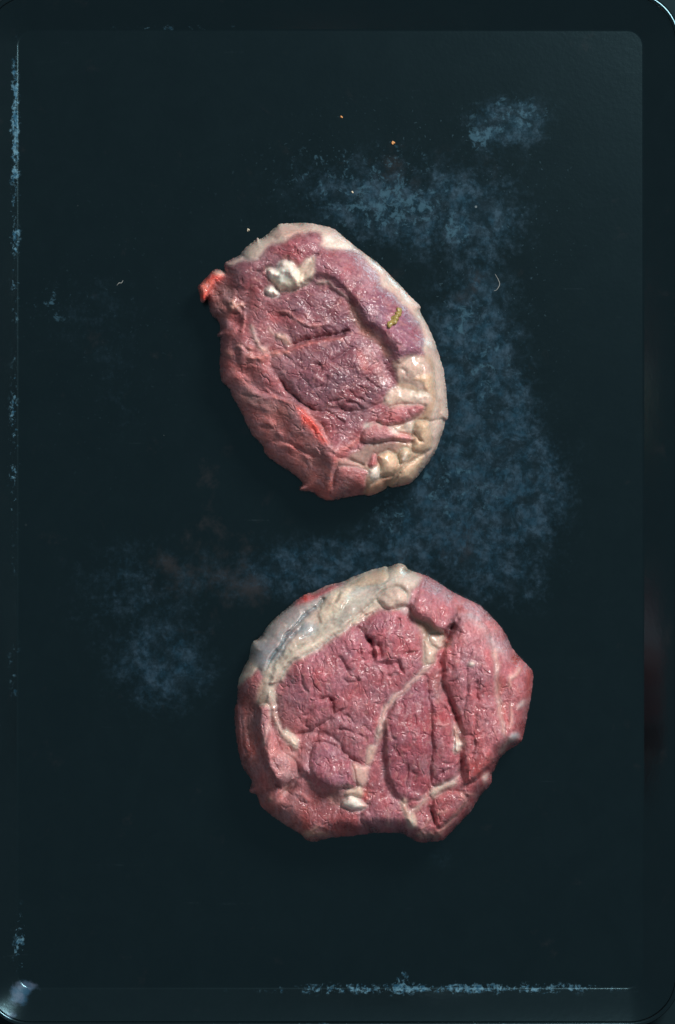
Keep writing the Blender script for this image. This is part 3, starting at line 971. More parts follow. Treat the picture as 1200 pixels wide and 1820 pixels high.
# left flap
S.lobe(A1(60, 650, 110, 600, 190, 520, 300, 520, 260, 590, 200, 650, 150, 745, 100, 785), 12, 6, (0.82, 0.13, 0.085), MUS, 'meat_scrap', 'bright red torn scrap at the left tip', pit=2)
S.paint(A1(90, 640, 170, 590, 180, 640, 120, 720), (0.62, 0.22, 0.15), 0.8, 4)
S.lobe(A1(190, 520, 230, 498, 310, 510, 300, 540, 240, 545), 7, 4, C_FAT, FAT, 'fat_lobe')
S.lobe(A1(325, 440, 400, 390, 450, 370, 460, 400, 410, 430, 360, 465), 8, 4, (0.60, 0.50, 0.44), FAT, 'fat_lobe')
S.paint(A1(200, 640, 330, 650, 345, 860, 260, 900, 190, 780), (0.33, 0.17, 0.15), 0.7, 6)
for k in range(6):
    S.crease(A1(210 + 26 * k, 640, 220 + 26 * k, 740, 245 + 22 * k, 850), 2.0, 1.6, wob=2)
for x, y, r, a_ in [(376, 790, 6, 7), (400, 830, 7, 8), (450, 810, 5, 6), (360, 840, 5, 6)]:
    (bx, by), = A1(x, y)
    S.bump(bx, by, r, r * .8, a_, 20, (0.62, 0.34, 0.28), 0.7)
S.crease(A1(350, 870, 420, 880, 470, 840), 8, 3).bump(420, 572, 13, 10, -10, 60)
S.vein(A1(420, 900, 470, 880, 460, 960, 440, 1050), 5, 6, (0.44, 0.20, 0.19), kind=MUS)
S.vein(A1(530, 975, 545, 1040, 570, 1120, 620, 1190, 720, 1230), 3.6, 4, (0.56, 0.38, 0.34))
S.vein(A1(300, 1090, 370, 1050, 400, 1000), 5, 5, (0.40, 0.16, 0.15), kind=MUS)
S.vein(A1(760, 1070, 800, 1110, 890, 1160), 5.5, 5, (0.55, 0.36, 0.30), part='fat_seam')
S.vein(A1(690, 1000, 720, 1050, 740, 1080), 2, 2, (0.5, 0.34, 0.3))
for x, y, r in [(340, 1245, 9), (540, 1275, 8), (520, 1200, 6), (760, 1240, 9), (840, 1230, 7), (660, 1260, 7), (430, 1180, 8), (610, 1290, 7)]:
    (bx, by), = A1(x, y)
    S.bump(bx, by, r, r * .7, 6, 30, (0.50, 0.22, 0.19), 0.35)
S.crease(A1(330, 1190, 430, 1160, 500, 1210, 600, 1230), 5, 2.6).crease(A1(860, 1200, 720, 1215, 640, 1230), 6, 2.4)
S.shine([(735, 660, 40, 40, .9), (745, 800, 40, 60, .7), (690, 830, 40, 30, .7), (508, 490, 30, 30, .7), (670, 500, 60, 60, 1), (715, 600, 45, 45, 1), (640, 670, 60, 40, 1), (560, 690, 50, 40, .7), (600, 750, 40, 30, .9), (530, 430, 50, 30, .6), (560, 560, 60, 30, .5)])
muscle_texture(S, 17, 28, 1.4, 2.1, 100)
r1 = empty('raw_steak')
tag(r1, 'smaller oval raw steak with white fat knob and red torn tip, nearer the top', 'steak', 'raw steaks on the tray')
S.finish('raw_steak', MEAT, None, r1)
S1 = S

# ---------- lower steak
out2 = (B5(1170, 80, 1060, 110, 930, 160, 870, 190, 760, 215, 650, 268, 610, 275, 550, 310, 440, 400, 340, 490, 260, 600, 205, 640, 185, 740, 120, 870, 105, 940, 95, 1070)
        + B7(80, 75, 80, 200, 110, 400, 140, 510, 205, 610, 190, 685, 240, 710, 280, 800, 420, 910, 550, 990, 600, 1035, 660, 1050, 760, 1025, 1000, 1000, 1080, 985)
        + B8(0, 986, 150, 985, 210, 1000, 310, 1055, 400, 1050, 480, 1040, 530, 990, 580, 940, 690, 820, 750, 720, 830, 630, 835, 560, 860, 520, 900, 440, 950, 390, 1040, 330,
             1065, 290, 1100, 120)
        + B6(1130, 1000, 1138, 850, 1090, 790, 1000, 690, 940, 570, 880, 490, 770, 375, 690, 330, 600, 290, 500, 230, 370, 150, 230, 100, 200, 65, 150, 55, 80, 85))
S = Sculpt(out2, 0.9, 43)
S.base([(560, 1200, 150), (620, 1160, 150), (700, 1120, 148), (770, 1070, 142), (720, 1300, 152), (860, 1200, 146), (840, 1330, 140), (900, 1230, 125), (600, 1370, 145),
        (500, 1330, 132), (560, 1440, 110), (700, 1440, 128), (790, 1440, 118), (480, 1200, 125), (560, 1100, 120), (650, 1050, 125), (450, 1300, 95)],
       [(425, 1220, 38), (425, 1320, 38), (450, 1400, 38), (510, 1450, 38), (570, 1480, 36), (650, 1470, 28), (720, 1475, 26), (780, 1480, 26), (850, 1410, 24), (890, 1340, 24),
        (935, 1260, 26), (930, 1170, 50), (880, 1105, 85), (800, 1050, 55), (710, 1010, 30), (620, 1035, 50), (540, 1065, 60), (470, 1130, 50)], 52)
S.tint([(560, 1220, 0.381, 0.128, 0.150), (660, 1130, 0.381, 0.128, 0.150), (770, 1070, 0.448, 0.177, 0.186), (720, 1300, 0.347, 0.112, 0.132), (860, 1200, 0.403, 0.140, 0.156),
        (840, 1340, 0.392, 0.116, 0.120), (920, 1240, 0.426, 0.134, 0.138), (590, 1370, 0.347, 0.122, 0.144), (500, 1350, 0.426, 0.183, 0.180), (560, 1450, 0.347, 0.104, 0.102),
        (440, 1290, 0.36, 0.14, 0.13), (430, 1340, 0.37, 0.14, 0.13), (480, 1440, 0.42, 0.165, 0.15), (540, 1480, 0.42, 0.16, 0.14), (680, 1440, 0.336, 0.110, 0.126), (800, 1440, 0.370, 0.116, 0.120), (880, 1120, 0.470, 0.195, 0.198)])  # left and bottom side tints raised in place of fill light
# eye muscle
eye = (B5(378, 1040, 385, 960, 412, 880, 490, 772, 640, 692, 780, 602, 880, 535, 1000, 485, 1080, 410, 1160, 385) + B6(80, 385, 180, 390, 205, 440, 290, 490, 325, 580, 312, 680,
       340, 720, 320, 820, 210, 935, 80, 1060) + B7(1150, 160, 1085, 325, 1025, 480, 940, 475, 850, 345, 700, 250, 560, 270, 505, 262, 440, 230, 400, 170))
S.lobe(eye, 9, 12, part='muscle', label='large round muscle in the left half of the slice')
S.lobe(B7(540, 300, 640, 250, 700, 260, 850, 350, 940, 478, 1000, 500, 965, 640, 880, 672, 770, 672, 690, 700, 570, 560, 540, 440), 3, 8, part='muscle')
S.lobe(B7(640, 362, 700, 330, 830, 372, 850, 440, 930, 485, 962, 640, 880, 672, 770, 668, 690, 620, 640, 580, 620, 480), 9, 9, (0.34, 0.12, 0.145), MUS, 'muscle', pit=5)
S.step(B7(550, 440, 570, 545, 640, 590, 770, 675, 880, 685), (600, 1360), 15, 5, 22, ends=0.2)
S.crease(B7(850, 340, 870, 400, 930, 450, 1020, 490), 9, 2.4).crease(B7(690, 250, 680, 300, 660, 340), 6, 2)
S.crease(B7(500, 262, 560, 268, 640, 235, 750, 175, 800, 130, 860, 90, 920, 65), 12, 3.0)
S.crease(B7(940, 200, 950, 180, 900, 140, 860, 150), 7, 2).crease(B7(780, 0, 790, 60, 800, 130), 9, 3)
S.crease(B7(600, 150, 590, 200, 640, 220), 6, 2).crease(B7(640, 80, 620, 120, 560, 130), 5, 2).crease(B7(960, 270, 1030, 300, 1030, 340), 5, 2)
S.crease(B7(820, 240, 900, 240, 960, 270), 6, 2).crease(B7(1000, 200, 1040, 220, 1080, 270), 5, 2)
# big fissures of the eye
S.crease(B5(960, 500, 1010, 550, 1060, 600, 1100, 640), 14, 7, ends=0.25).crease(B5(1060, 590, 1090, 660, 1100, 780), 14, 5)
S.crease(B5(820, 720, 880, 780, 920, 880), 9, 5).crease(B6(0, 620, 30, 700, 20, 760), 10, 5)
S.crease(B6(160, 440, 160, 500, 170, 530), 9, 2.2).crease(B6(180, 730, 240, 705, 300, 700), 9, 2.4)
S.crease(B6(0, 780, 80, 790, 150, 790, 210, 870), 9, 4).crease(B6(60, 860, 110, 880, 160, 850), 6, 3)
S.crease(B5(700, 740, 720, 800, 690, 860), 5, 2).crease(B5(560, 870, 570, 950, 620, 1000), 5, 2).crease(B5(640, 900, 655, 960, 640, 1040), 5, 2)
S.crease(B5(860, 900, 930, 930, 1000, 900), 6, 2.4).crease(B5(980, 640, 990, 700, 960, 730), 6, 2.4).crease(B5(680, 1060, 760, 1030, 800, 1070), 8, 2.6)
S.step(B5(1070, 560, 1090, 640, 1100, 780), (760, 1130), 10, 4, 30)
S.bump(690, 1130, 24, 18, 6, 20).bump(720, 1190, 18, 20, 7, 40).bump(580, 1200, 26, 20, 5, 10).bump(640, 1210, 18, 16, 5, 0).bump(640, 1150, 16, 14, 5, 0)
S.bump(550, 1250, 24, 22, 5, 0).bump(610, 1290, 14, 10, 5, 30).bump(640, 1310, 14, 18, 4, 0).bump(700, 1240, 10, 18, 3, 30)
# left muscle with pale fibres, side wall
S.lobe(B7(250, 75, 320, 55, 335, 200, 420, 400, 530, 480, 530, 600, 440, 650, 330, 560, 275, 400, 245, 260), 11, 9, (0.47, 0.21, 0.205), MUS, 'muscle', pit=4)
S.step(B7(250, 20, 250, 260, 275, 400, 330, 560, 440, 660), (500, 1330), 26, 5, 26)
S.vein(B7(325, 60, 325, 180, 290, 280, 280, 350), 2.2, 2, (0.56, 0.42, 0.38))
for k in range(7):
    S.vein(B7(290 + 18 * k, 300 + 14 * k, 330 + 22 * k, 420 + 8 * k, 390 + 18 * k, 540, 470 + 8 * k, 600), 1.3, 1.2, (0.52, 0.30, 0.27), kind=MUS, mixc=0.7)
S.crease(B7(345, 430, 380, 520, 410, 560), 7, 2).crease(B7(290, 330, 270, 380, 280, 420), 5, 2).crease(B7(460, 240, 320, 200, 330, 260), 2, 2)
S.bump(512, 1406, 7, 14, -22, 40)
S.vein(B7(505, 635, 460, 660, 445, 715, 410, 700), 3.5, 4, (0.58, 0.34, 0.28), kind=MUS)
S.vein(B7(520, 700, 570, 720, 620, 760), 5, 4, (0.46, 0.18, 0.17), kind=MUS)
S.crease(B7(370, 630, 400, 660, 420, 690), 7, 3).crease(B7(220, 700, 300, 690, 400, 680), 4, 3)
S.crease(B7(170, 60, 170, 250, 200, 420), 4, 3).crease(B7(120, 100, 130, 300, 160, 450), 3, 2.4)
S.paint(B7(90, 0, 250, 0, 230, 200, 260, 420, 190, 480, 130, 420), (0.25, 0.095, 0.08), 0.6, 10)  # shade of the left side wall painted in as dim red-brown
S.bump(482, 1420, 4, 3, 4, 0, (0.55, 0.32, 0.26), 0.5)
# lower muscle
S.lobe(B7(560, 560, 680, 690, 770, 690, 830, 800, 900, 835, 1000, 840, 990, 900, 1040, 975, 760, 1010, 600, 1020, 420, 890, 300, 770, 460, 740), 5, 14, part='muscle')
S.vein(B7(580, 1025, 650, 1005, 760, 1000), 3, 3, (0.55, 0.30, 0.24)).vein(B7(560, 1000, 640, 980, 690, 950), 2.5, 3, (0.6, 0.36, 0.28))
S.vein(B7(660, 925, 740, 965, 820, 985, 960, 975), 2, 3, (0.46, 0.2, 0.17), kind=MUS)
S.crease(B7(990, 840, 1000, 910, 1050, 985), 8, 2.6)
S.paint(B7(700, 800, 900, 860, 980, 940, 760, 980, 640, 880), (0.26, 0.08, 0.085), 0.6, 12)
# muscles right of the seam
S.lobe(B7(1100, 440, 1170, 560, 1190, 700) + B8(90, 700, 180, 780, 190, 860, 60, 970) + B7(1060, 970, 1000, 900, 1010, 830, 1060, 720, 1040, 640, 1070, 510), 4, 10, part='muscle')
mid = (B6(300, 885, 370, 880, 375, 1000) + B8(385, 120, 400, 260, 402, 400, 385, 600, 340, 730, 240, 770, 190, 760, 90, 620, 62, 400, 70, 180, 130, 20) + B6(210, 1000))
S.lobe(mid, 7, 10, (0.31, 0.09, 0.11), MUS, 'muscle', 'long upright muscle right of the pale seam', pit=3)
S.step(B6(160, 1060) + B8(70, 150, 58, 300, 66, 500, 100, 660, 190, 780), (730, 1320), 10, 5, 24)
S.crease(B8(100, 190, 110, 280, 140, 330), 6, 2).crease(B8(190, 20, 195, 90, 180, 130), 4, 1.8).crease(B8(285, 110, 285, 180, 300, 200), 6, 2.2)
S.crease(B8(230, 470, 225, 560, 215, 690), 8, 2.4).crease(B8(270, 290, 250, 350, 190, 380), 4, 2.4).crease(B8(110, 360, 150, 400), 4, 2)
S.crease(B8(245, 540, 285, 580, 270, 640), 5, 1.8)
S.lobe(B8(400, 0, 470, 60, 530, 110, 560, 220, 572, 430, 610, 440, 600, 560, 520, 620, 400, 640, 410, 400, 405, 200), 8, 8, (0.34, 0.10, 0.115), MUS, 'muscle', pit=3)
S.crease(B8(470, 480, 540, 490, 590, 450), 6, 2).crease(B8(400, 620, 460, 570, 560, 520), 7, 2.2).bump(790, 1265, 6, 16, -12, -5)
S.vein(B8(400, 195, 500, 205, 555, 195), 2.5, 3, (0.5, 0.26, 0.25), kind=MUS)
S.crease(B6(370, 900, 380, 1000, 375, 1076), 7, 2.4)
# deep gutter left of the right-hand muscle
S.crease(B6(590, 440, 540, 520, 505, 620, 460, 740, 470, 850, 490, 960, 530, 1060) + B8(570, 120, 600, 260, 605, 420, 610, 560, 620, 640), 15, 7.5, ends=0.08)
S.lobe(B6(620, 440, 700, 420, 800, 500, 850, 620, 870, 800, 885, 1000) + B8(900, 60, 925, 200, 925, 290, 885, 430, 760, 560, 660, 622, 638, 600, 632, 400, 628, 270, 590, 130, 540, 0)
       + B6(500, 950, 478, 800, 484, 690, 525, 600, 590, 500), 8, 9, None, MUS, 'muscle', 'long fibrous muscle filling the right side', pit=4)
S.crease(B6(690, 650, 670, 780, 660, 870, 655, 960, 650, 1076) + B8(640, 100, 635, 200), 5, 2.4).crease(B6(500, 940, 580, 905, 660, 880), 4, 2)
S.crease(B6(555, 670, 550, 780, 545, 900), 3, 2).crease(B6(610, 690, 605, 780), 5, 2).crease(B6(730, 900, 735, 980, 740, 1076), 7, 2.4)
S.crease(B8(735, 120, 725, 200, 700, 280), 5, 2.4).crease(B8(715, 300, 720, 360, 700, 440), 6, 3.4).crease(B8(630, 270, 680, 275, 720, 275), 8, 2.6)
S.crease(B8(800, 150, 780, 200, 730, 240), 4, 2).crease(B6(640, 690, 700, 640, 780, 620), 5, 2.2).crease(B8(830, 80, 850, 110, 850, 150), 3, 2)
S.step(B8(635, 600, 660, 620, 760, 570, 900, 430), (840, 1340), 16, 4, 22)
S.paint(B8(640, 480, 760, 450, 850, 470, 740, 570, 660, 615, 640, 590), (0.42, 0.085, 0.075), 0.6, 10)
S.bump(835, 1245, 7, 34, 3, 4).bump(815, 1200, 9, 30, 3, 0).bump(860, 1270, 14, 30, 5, 0)
# lower right muscles
S.lobe(B8(400, 760, 480, 705, 600, 690, 660, 760, 600, 860, 540, 900, 450, 960, 420, 880), 8, 8, (0.35, 0.10, 0.105), MUS, 'muscle', pit=4)
S.lobe(B8(640, 640, 750, 590, 830, 600, 750, 710, 680, 800, 660, 740, 600, 690), 3, 8, (0.33, 0.085, 0.09), MUS, 'muscle')
S.lobe(B8(240, 700, 340, 700, 330, 770, 280, 810, 225, 790), 5, 7, part='muscle')
S.crease(B8(380, 790, 400, 850, 430, 940), 12, 4)
S.vein(B8(450, 1000, 520, 930, 620, 820, 650, 760, 600, 700), 2.4, 2, (0.52, 0.28, 0.25)).vein(B8(560, 690, 660, 710, 740, 720), 2, 2, (0.52, 0.28, 0.25))
S.vein(B8(430, 860, 470, 845, 520, 830), 2.2, 2, (0.55, 0.35, 0.3)).vein(B8(300, 1010, 350, 940, 400, 880), 4, 5, (0.5, 0.22, 0.18), kind=MUS)
for k in range(10):
    S.bump(742 + 4.6 * k, 1484 + 5 * math.sin(k * 2.1), 5, 3, 4, 35 * k, (0.56, 0.33, 0.28), 0.4)
# fat: cap
capo = (B5(380, 1076, 378, 960, 410, 880, 490, 768, 640, 690, 780, 600, 880, 532, 1000, 482, 1110, 392) + B6(10, 388, 180, 384, 240, 330, 250, 250, 330, 165, 240, 60, 100, 0)
        + B5(900, 60, 500, 200, 200, 500, 60, 800, 60, 960, 190, 880, 260, 830, 280, 960, 245, 1076))
S.lobe(capo, 7, 7, (0.50, 0.435, 0.365), FAT, 'fat_cap', 'thick cream fat along the upper left edge', soft=3)
S.paint(B5(240, 960, 300, 880, 290, 1076, 245, 1076), (0.42, 0.32, 0.25), 0.8, 5, 1)
S.vein(B5(345, 930, 400, 840, 480, 745, 640, 650, 790, 560, 920, 460), 11, 13, (0.60, 0.52, 0.43))
S.lobe(B5(185, 740, 205, 640, 260, 595, 340, 490, 530, 330, 720, 250, 760, 280, 600, 400, 500, 500, 400, 640, 300, 830, 230, 800), 4, 8, (0.34, 0.32, 0.315), FAT, 'silverskin',
       'grey-blue silverskin on the upper left side', mixc=0.9)
S.paint(B5(250, 640, 330, 610, 400, 560, 380, 650, 290, 790, 230, 760), (0.30, 0.31, 0.34), 0.7, 6, 1)
S.paint(B5(330, 520, 480, 380, 620, 330, 600, 370, 460, 470), (0.36, 0.28, 0.28), 0.6, 6, 1)
S.lobe(B5(500, 370, 545, 305, 610, 270, 650, 265, 760, 210, 880, 185, 800, 240, 660, 305, 570, 345), 5, 5, (0.44, 0.10, 0.10), MUS, 'muscle', 'thin red strip of lean at the upper left rim')
S.paint(B5(545, 320, 600, 275, 640, 285, 590, 330), C_RED, 0.7, 4)
S.crease(B5(295, 850, 350, 740, 420, 630, 500, 520, 600, 420, 700, 340, 760, 300), 8, 3.0, C_BLUE)
S.crease(B5(330, 830, 430, 680, 520, 560, 600, 470), 5, 2.6, (0.16, 0.19, 0.22))
S.crease(B5(360, 790, 470, 620, 560, 520), 3, 1.6, (0.5, 0.48, 0.45))
S.paint(B5(360, 760, 440, 620, 540, 500, 620, 480, 600, 540, 500, 590, 420, 700), (0.20, 0.23, 0.26), 0.75, 5, 1)
S.vein(B5(300, 830, 350, 745, 420, 640, 500, 525, 590, 430, 690, 345, 750, 300), 3.4, -2.5, (0.13, 0.16, 0.19), mixc=0.85)
S.vein(B5(285, 815, 340, 715, 410, 615, 490, 500, 580, 405), 2.0, 3, (0.42, 0.42, 0.42))
S.vein(B5(690, 350, 720, 310, 700, 380), 3, -3, (0.14, 0.13, 0.12))
S.paint(B5(560, 540, 640, 480, 690, 530, 640, 570, 570, 590), (0.33, 0.35, 0.36), 0.7, 5, 1)
S.crease(B5(520, 660, 570, 640, 590, 650), 5, 2.4, (0.36, 0.27, 0.17)).crease(B5(540, 600, 620, 570, 700, 530), 4, 2)
S.lobe(B5(690, 380, 730, 330, 790, 280, 900, 200, 930, 250, 860, 380, 720, 490, 680, 450), 14, 12, (0.70, 0.59, 0.47), FAT)
S.crease(B5(790, 350, 830, 290, 860, 240), 8, 5, (0.36, 0.28, 0.20)).crease(B5(700, 400, 690, 340, 740, 300), 6, 4)
S.lobe(B5(925, 200, 1060, 115, 1170, 85, 1195, 160, 1130, 205, 940, 222), 8, 8, (0.54, 0.42, 0.32), FAT, 'fat_lobe', pit=3)
S.vein(B5(880, 330, 950, 260, 1040, 230, 1140, 220, 1195, 180), 4, 3, (0.46, 0.46, 0.42)).vein(B5(700, 500, 820, 420, 890, 320), 3, 3, (0.58, 0.52, 0.44))
S.lobe(B5(830, 470, 920, 340, 1030, 270, 1180, 230, 1100, 330, 950, 440, 860, 520), 5, 8, (0.44, 0.40, 0.35), FAT)
S.crease(B5(1190, 245, 1090, 340, 960, 450, 880, 530), 7, 2.4).crease(B5(1110, 400, 1020, 440, 950, 480), 5, 2)
S.lobe(B5(960, 480, 1000, 420, 1090, 360, 1125, 375, 1090, 410), 7, 6, (0.58, 0.48, 0.40), FAT)
S.lobe(B6(0, 305, 60, 250, 120, 222, 180, 225, 228, 320, 160, 378, 60, 382), 12, 9, (0.60, 0.46, 0.39), FAT, 'fat_lobe', pit=5)
S.lobe(B6(80, 90, 150, 55, 210, 68, 225, 100, 160, 105), 5, 6, (0.55, 0.45, 0.35), FAT, 'fat_lobe')
S.lobe(B6(170, 140, 240, 130, 320, 160, 300, 210, 240, 260, 185, 220), 6, 8, (0.56, 0.46, 0.40), FAT)
S.vein(B6(0, 240, 80, 190, 150, 160), 3, 3, (0.50, 0.47, 0.42)).vein(B6(160, 380, 200, 400, 230, 390), 4, 3, (0.46, 0.42, 0.40))
S.crease(B6(110, 100, 140, 130, 150, 170), 3, 2)
for x, y in [(285, 620), (440, 515), (555, 405), (245, 685)]:
    (bx, by), = B5(x, y)
    S.bump(bx, by, 3.4, 2.0, 2.2, 30, C_WHITE, 1)
# inner fat strip down the left
S.vein(B5(330, 1000, 320, 1076) + B7(355, 60, 365, 160, 410, 240, 470, 310, 525, 350), 6, 5, (0.56, 0.42, 0.36), part='fat_seam')
for x, y, r in [(455, 255, 8), (490, 285, 8), (505, 320, 9), (520, 370, 6), (505, 350, 6)]:
    (bx, by), = B7(x, y)
    S.bump(bx, by, r, r * .8, 5, 0, C_FAT, 1)
S.paint(B7(420, 330, 480, 380, 530, 400, 525, 470, 450, 450), (0.52, 0.32, 0.29), 0.6, 6, 0.4)
# fat: seam through the middle
S.paint(B6(240, 400, 350, 470, 480, 540, 500, 570, 495, 640, 440, 700, 430, 770, 350, 800, 335, 720, 330, 570, 290, 480), (0.40, 0.28, 0.22), 1, 4, 1)
S.step(B6(260, 330, 280, 415, 370, 470, 430, 525, 500, 540, 560, 470), (780, 1075), 26, 5, 26, low=0.5)
S.crease(B6(625, 400, 590, 450, 550, 520, 515, 590, 480, 690), 15, 5.0, ends=0.2)
S.lobe(B6(330, 160, 400, 205, 520, 275, 600, 350, 600, 410, 510, 535, 440, 525, 370, 465, 285, 415, 270, 350, 300, 240), 9, 9, (0.42, 0.15, 0.16), MUS, 'muscle', 'pale pink lobe at the top right of the slice')
S.crease(B6(350, 340, 380, 340, 420, 300), 4, 1.8).crease(B6(400, 260, 380, 200, 340, 230), 4, 1.8).crease(B6(430, 460, 480, 430, 480, 380), 4, 2)
S.crease(B6(560, 300, 590, 350, 600, 400), 4, 2)
S.lobe(B6(380, 575, 480, 560, 498, 600, 480, 660, 440, 670), 8, 7, (0.60, 0.47, 0.40), FAT, 'fat_lobe', pit=3)
S.lobe(B6(350, 600, 400, 640, 440, 690, 425, 770, 365, 780, 345, 700), 7, 8, (0.56, 0.43, 0.36), FAT, 'fat_lobe', pit=2)
S.vein(B6(400, 800, 350, 820, 300, 880, 220, 950, 170, 1000, 90, 1070) + B8(75, 80, 40, 160, 10, 260), 4.8, 3, (0.60, 0.41, 0.37), part='fat_seam', ends=0.04, label='pale fat seam running down the middle')
S.vein(B7(1190, 150, 1160, 240, 1120, 330, 1090, 350), 5.5, 2, (0.44, 0.27, 0.25), part='fat_seam')
S.vein(B7(1190, 70, 1150, 180, 1100, 310), 2.4, 3, (0.62, 0.48, 0.42))
S.lobe(B7(1050, 350, 1115, 355, 1100, 430, 1060, 495, 1030, 480), 7, 6, (0.58, 0.40, 0.34), FAT, 'fat_lobe')
S.lobe(B7(935, 485, 1010, 505, 1062, 505, 1045, 600, 1020, 650, 965, 630), 7, 7, (0.60, 0.40, 0.35), FAT, 'fat_lobe')
S.lobe(B7(890, 690, 980, 645, 1020, 690, 1010, 740, 940, 730, 890, 740), 8, 7, (0.62, 0.48, 0.38), FAT, 'fat_lobe', pit=2)
S.lobe(B7(850, 790, 900, 740, 960, 725, 1045, 790, 1000, 820, 930, 832, 870, 815), 12, 7, C_WHITE, FAT, 'fat_knob', 'white fat knob at the foot of the seam', pit=4)
S.paint(B7(760, 700, 880, 680, 900, 740, 850, 800, 770, 770), (0.34, 0.20, 0.18), 0.8, 8, 0.6)
S.vein(B7(1010, 670, 1050, 700, 1060, 760), 3, 3, (0.52, 0.26, 0.22), kind=MUS).paint(B7(1015, 700, 1045, 720, 1040, 780, 1020, 760), C_RED, 0.6, 3)
# fat in the gutter and the lower seams
S.vein(B8(575, 200, 590, 290, 600, 400), 5.5, 9, (0.58, 0.46, 0.38), part='fat_seam')
S.bump(812, 1327, 6, 11, 7, 10, C_WHITE, 0.9)
S.paint(B6(440, 830, 480, 900, 500, 1000, 440, 1070, 400, 900), (0.30, 0.15, 0.14), 0.6, 6, 0.2)
S.lobe(B8(390, 665, 480, 640, 575, 600, 580, 650, 480, 700, 400, 745), 6, 6, (0.54, 0.42, 0.36), FAT, 'fat_seam')
S.vein(B8(430, 640, 520, 625, 600, 580), 2.2, 3, (0.58, 0.42, 0.38))
S.vein(B8(195, 740, 205, 820, 235, 890, 260, 960), 5.5, 5, (0.56, 0.42, 0.34), part='fat_seam').vein(B8(360, 710, 330, 780, 260, 830, 210, 830), 4.5, 3, (0.50, 0.33, 0.29))
S.bump(735, 1457, 8, 13, 5, -20, C_FAT, 1).vein(B8(75, 800, 80, 950), 1.6, 1.5, (0.52, 0.33, 0.3))
S.vein(B6(850, 620, 870, 720, 885, 850, 885, 960, 895, 1060) + B8(905, 90, 925, 200, 935, 290), 4.0, 2, (0.52, 0.34, 0.31), part='fat_seam', ends=0.1)
S.paint(B6(700, 430, 800, 520, 860, 600, 900, 700, 860, 700, 780, 560, 660, 450), (0.54, 0.33, 0.32), 0.65, 8, 0.4, rag=5)
S.vein(B8(985, 40, 990, 140, 980, 240), 2.6, 2, (0.56, 0.36, 0.33)).vein(B6(970, 960, 1000, 880, 1060, 820), 4, 3, (0.56, 0.38, 0.34))
S.vein(B8(1030, 90, 1050, 50, 1090, 20), 2.6, 2, (0.58, 0.46, 0.44))
S.bump(914, 1309, 11, 7, 4, -20, (0.42, 0.38, 0.40), 1).bump(908, 1316, 6, 4, 3, 30, (0.46, 0.36, 0.36), 1)
S.vein(B8(900, 420, 950, 350, 980, 320), 3.5, 2, (0.5, 0.38, 0.34)).lobe(B8(770, 580, 830, 550, 825, 580, 790, 640), 6, 5, (0.58, 0.42, 0.38), FAT, 'fat_lobe')
rs = np.random.RandomState(5)
for k in range(26):                                   # whitish glare on the upper right shoulder, painted as short pale flecks
    f = rs.rand()
    x_, y_ = 832 + 66 * f + rs.randn() * 7, 1092 + 78 * f + rs.randn() * 7
    L_ = 4 + 7 * rs.rand()
    S.vein([(x_, y_), (x_ + L_ * .5, y_ + L_ * .3), (x_ + L_, y_ + L_ * (0.3 + rs.rand() * .9))], 1.2 + rs.rand(), 1.6, (0.58, 0.42, 0.41), kind=MUS, mixc=0.8)
S.bump(916, 1174, 6, 10, -4, -30, (0.36, 0.06, 0.045)).bump(819, 1083, 4, 9, -8, 0, (0.36, 0.06, 0.045))
S.paint(B6(1095, 830, 1140, 860, 1130, 1000, 1100, 1060, 1105, 950), (0.46, 0.08, 0.06), 0.6, 5)
S.paint(B6(900, 870, 950, 900, 930, 980, 900, 1030, 890, 960), (0.42, 0.07, 0.05), 0.6, 5)
S.paint(B8(915, 40, 950, 60, 940, 150, 920, 120), (0.44, 0.08, 0.06), 0.6, 5)
S.bump(838, 1180, 5, 3, 4, 0, C_WHITE, 1)
S.shine([(570, 1100, 90, 60, .9), (480, 1185, 40, 60, .8), (690, 1045, 50, 40, .9), (630, 1420, 40, 30, .9), (770, 1150, 30, 40, .8), (870, 1130, 40, 60, .9), (770, 1070, 40, 40, .7), (640, 1230, 60, 50, .4), (720, 1130, 40, 40, .4), (830, 1200, 40, 60, .5)])
muscle_texture(S, 21, 84, 1.4, 2.3, 300)
r2 = empty('raw_steak')
tag(r2, 'larger round raw steak with cream fat at its upper left, nearer the bottom', 'steak', 'raw steaks on the tray')
S.finish('raw_steak', MEAT, None, r2)
S2 = S


# ------------------------------------------------------------------ small things
def height_at(Sx, x, y):
    j = int(round((x - Sx.X[0, 0]) / Sx.g))
    i = int(round((y - Sx.Y[0, 0]) / Sx.g))
    return Sx.H[i, j] * PX + 0.0008


def pebble(name, x, y, z, rx, ry, rz, mat, seed, ang=0.0, k=0.35):
    import bmesh
    bm = bmesh.new()
    bmesh.ops.create_icosphere(bm, subdivisions=3, radius=1)
    rs = np.random.RandomState(seed)
    ph = rs.rand(9) * 6.28
    for v in bm.verts:
        c = v.co
        f = 1 + k * (math.sin(3 * c.x + ph[0]) * math.sin(2.6 * c.y + ph[1]) + 0.6 * math.sin(5 * c.z + ph[2] + 3 * c.x)
                     + 0.4 * math.sin(8 * c.y + ph[3]) * math.sin(7 * c.x + ph[4]))
        v.co = (c.x * rx * f * PX, c.y * ry * f * PX, max(c.z * rz * f * PX, -rz * 0.5 * PX))
    me = bpy.data.meshes.new(name)
    bm.to_mesh(me)
    bm.free()
    me.polygons.foreach_set('use_smooth', [True] * len(me.polygons))
    me.materials.append(mat)
    o = bpy.data.objects.new(name, me)
    COL.objects.link(o)
    wx, wy = W(x, y)
    s_ = (CAM_H - z) / CAM_H
    o.location = (wx * s_, wy * s_, z + rz * 0.45 * PX)
    o.rotation_euler.z = math.radians(ang)
    return o


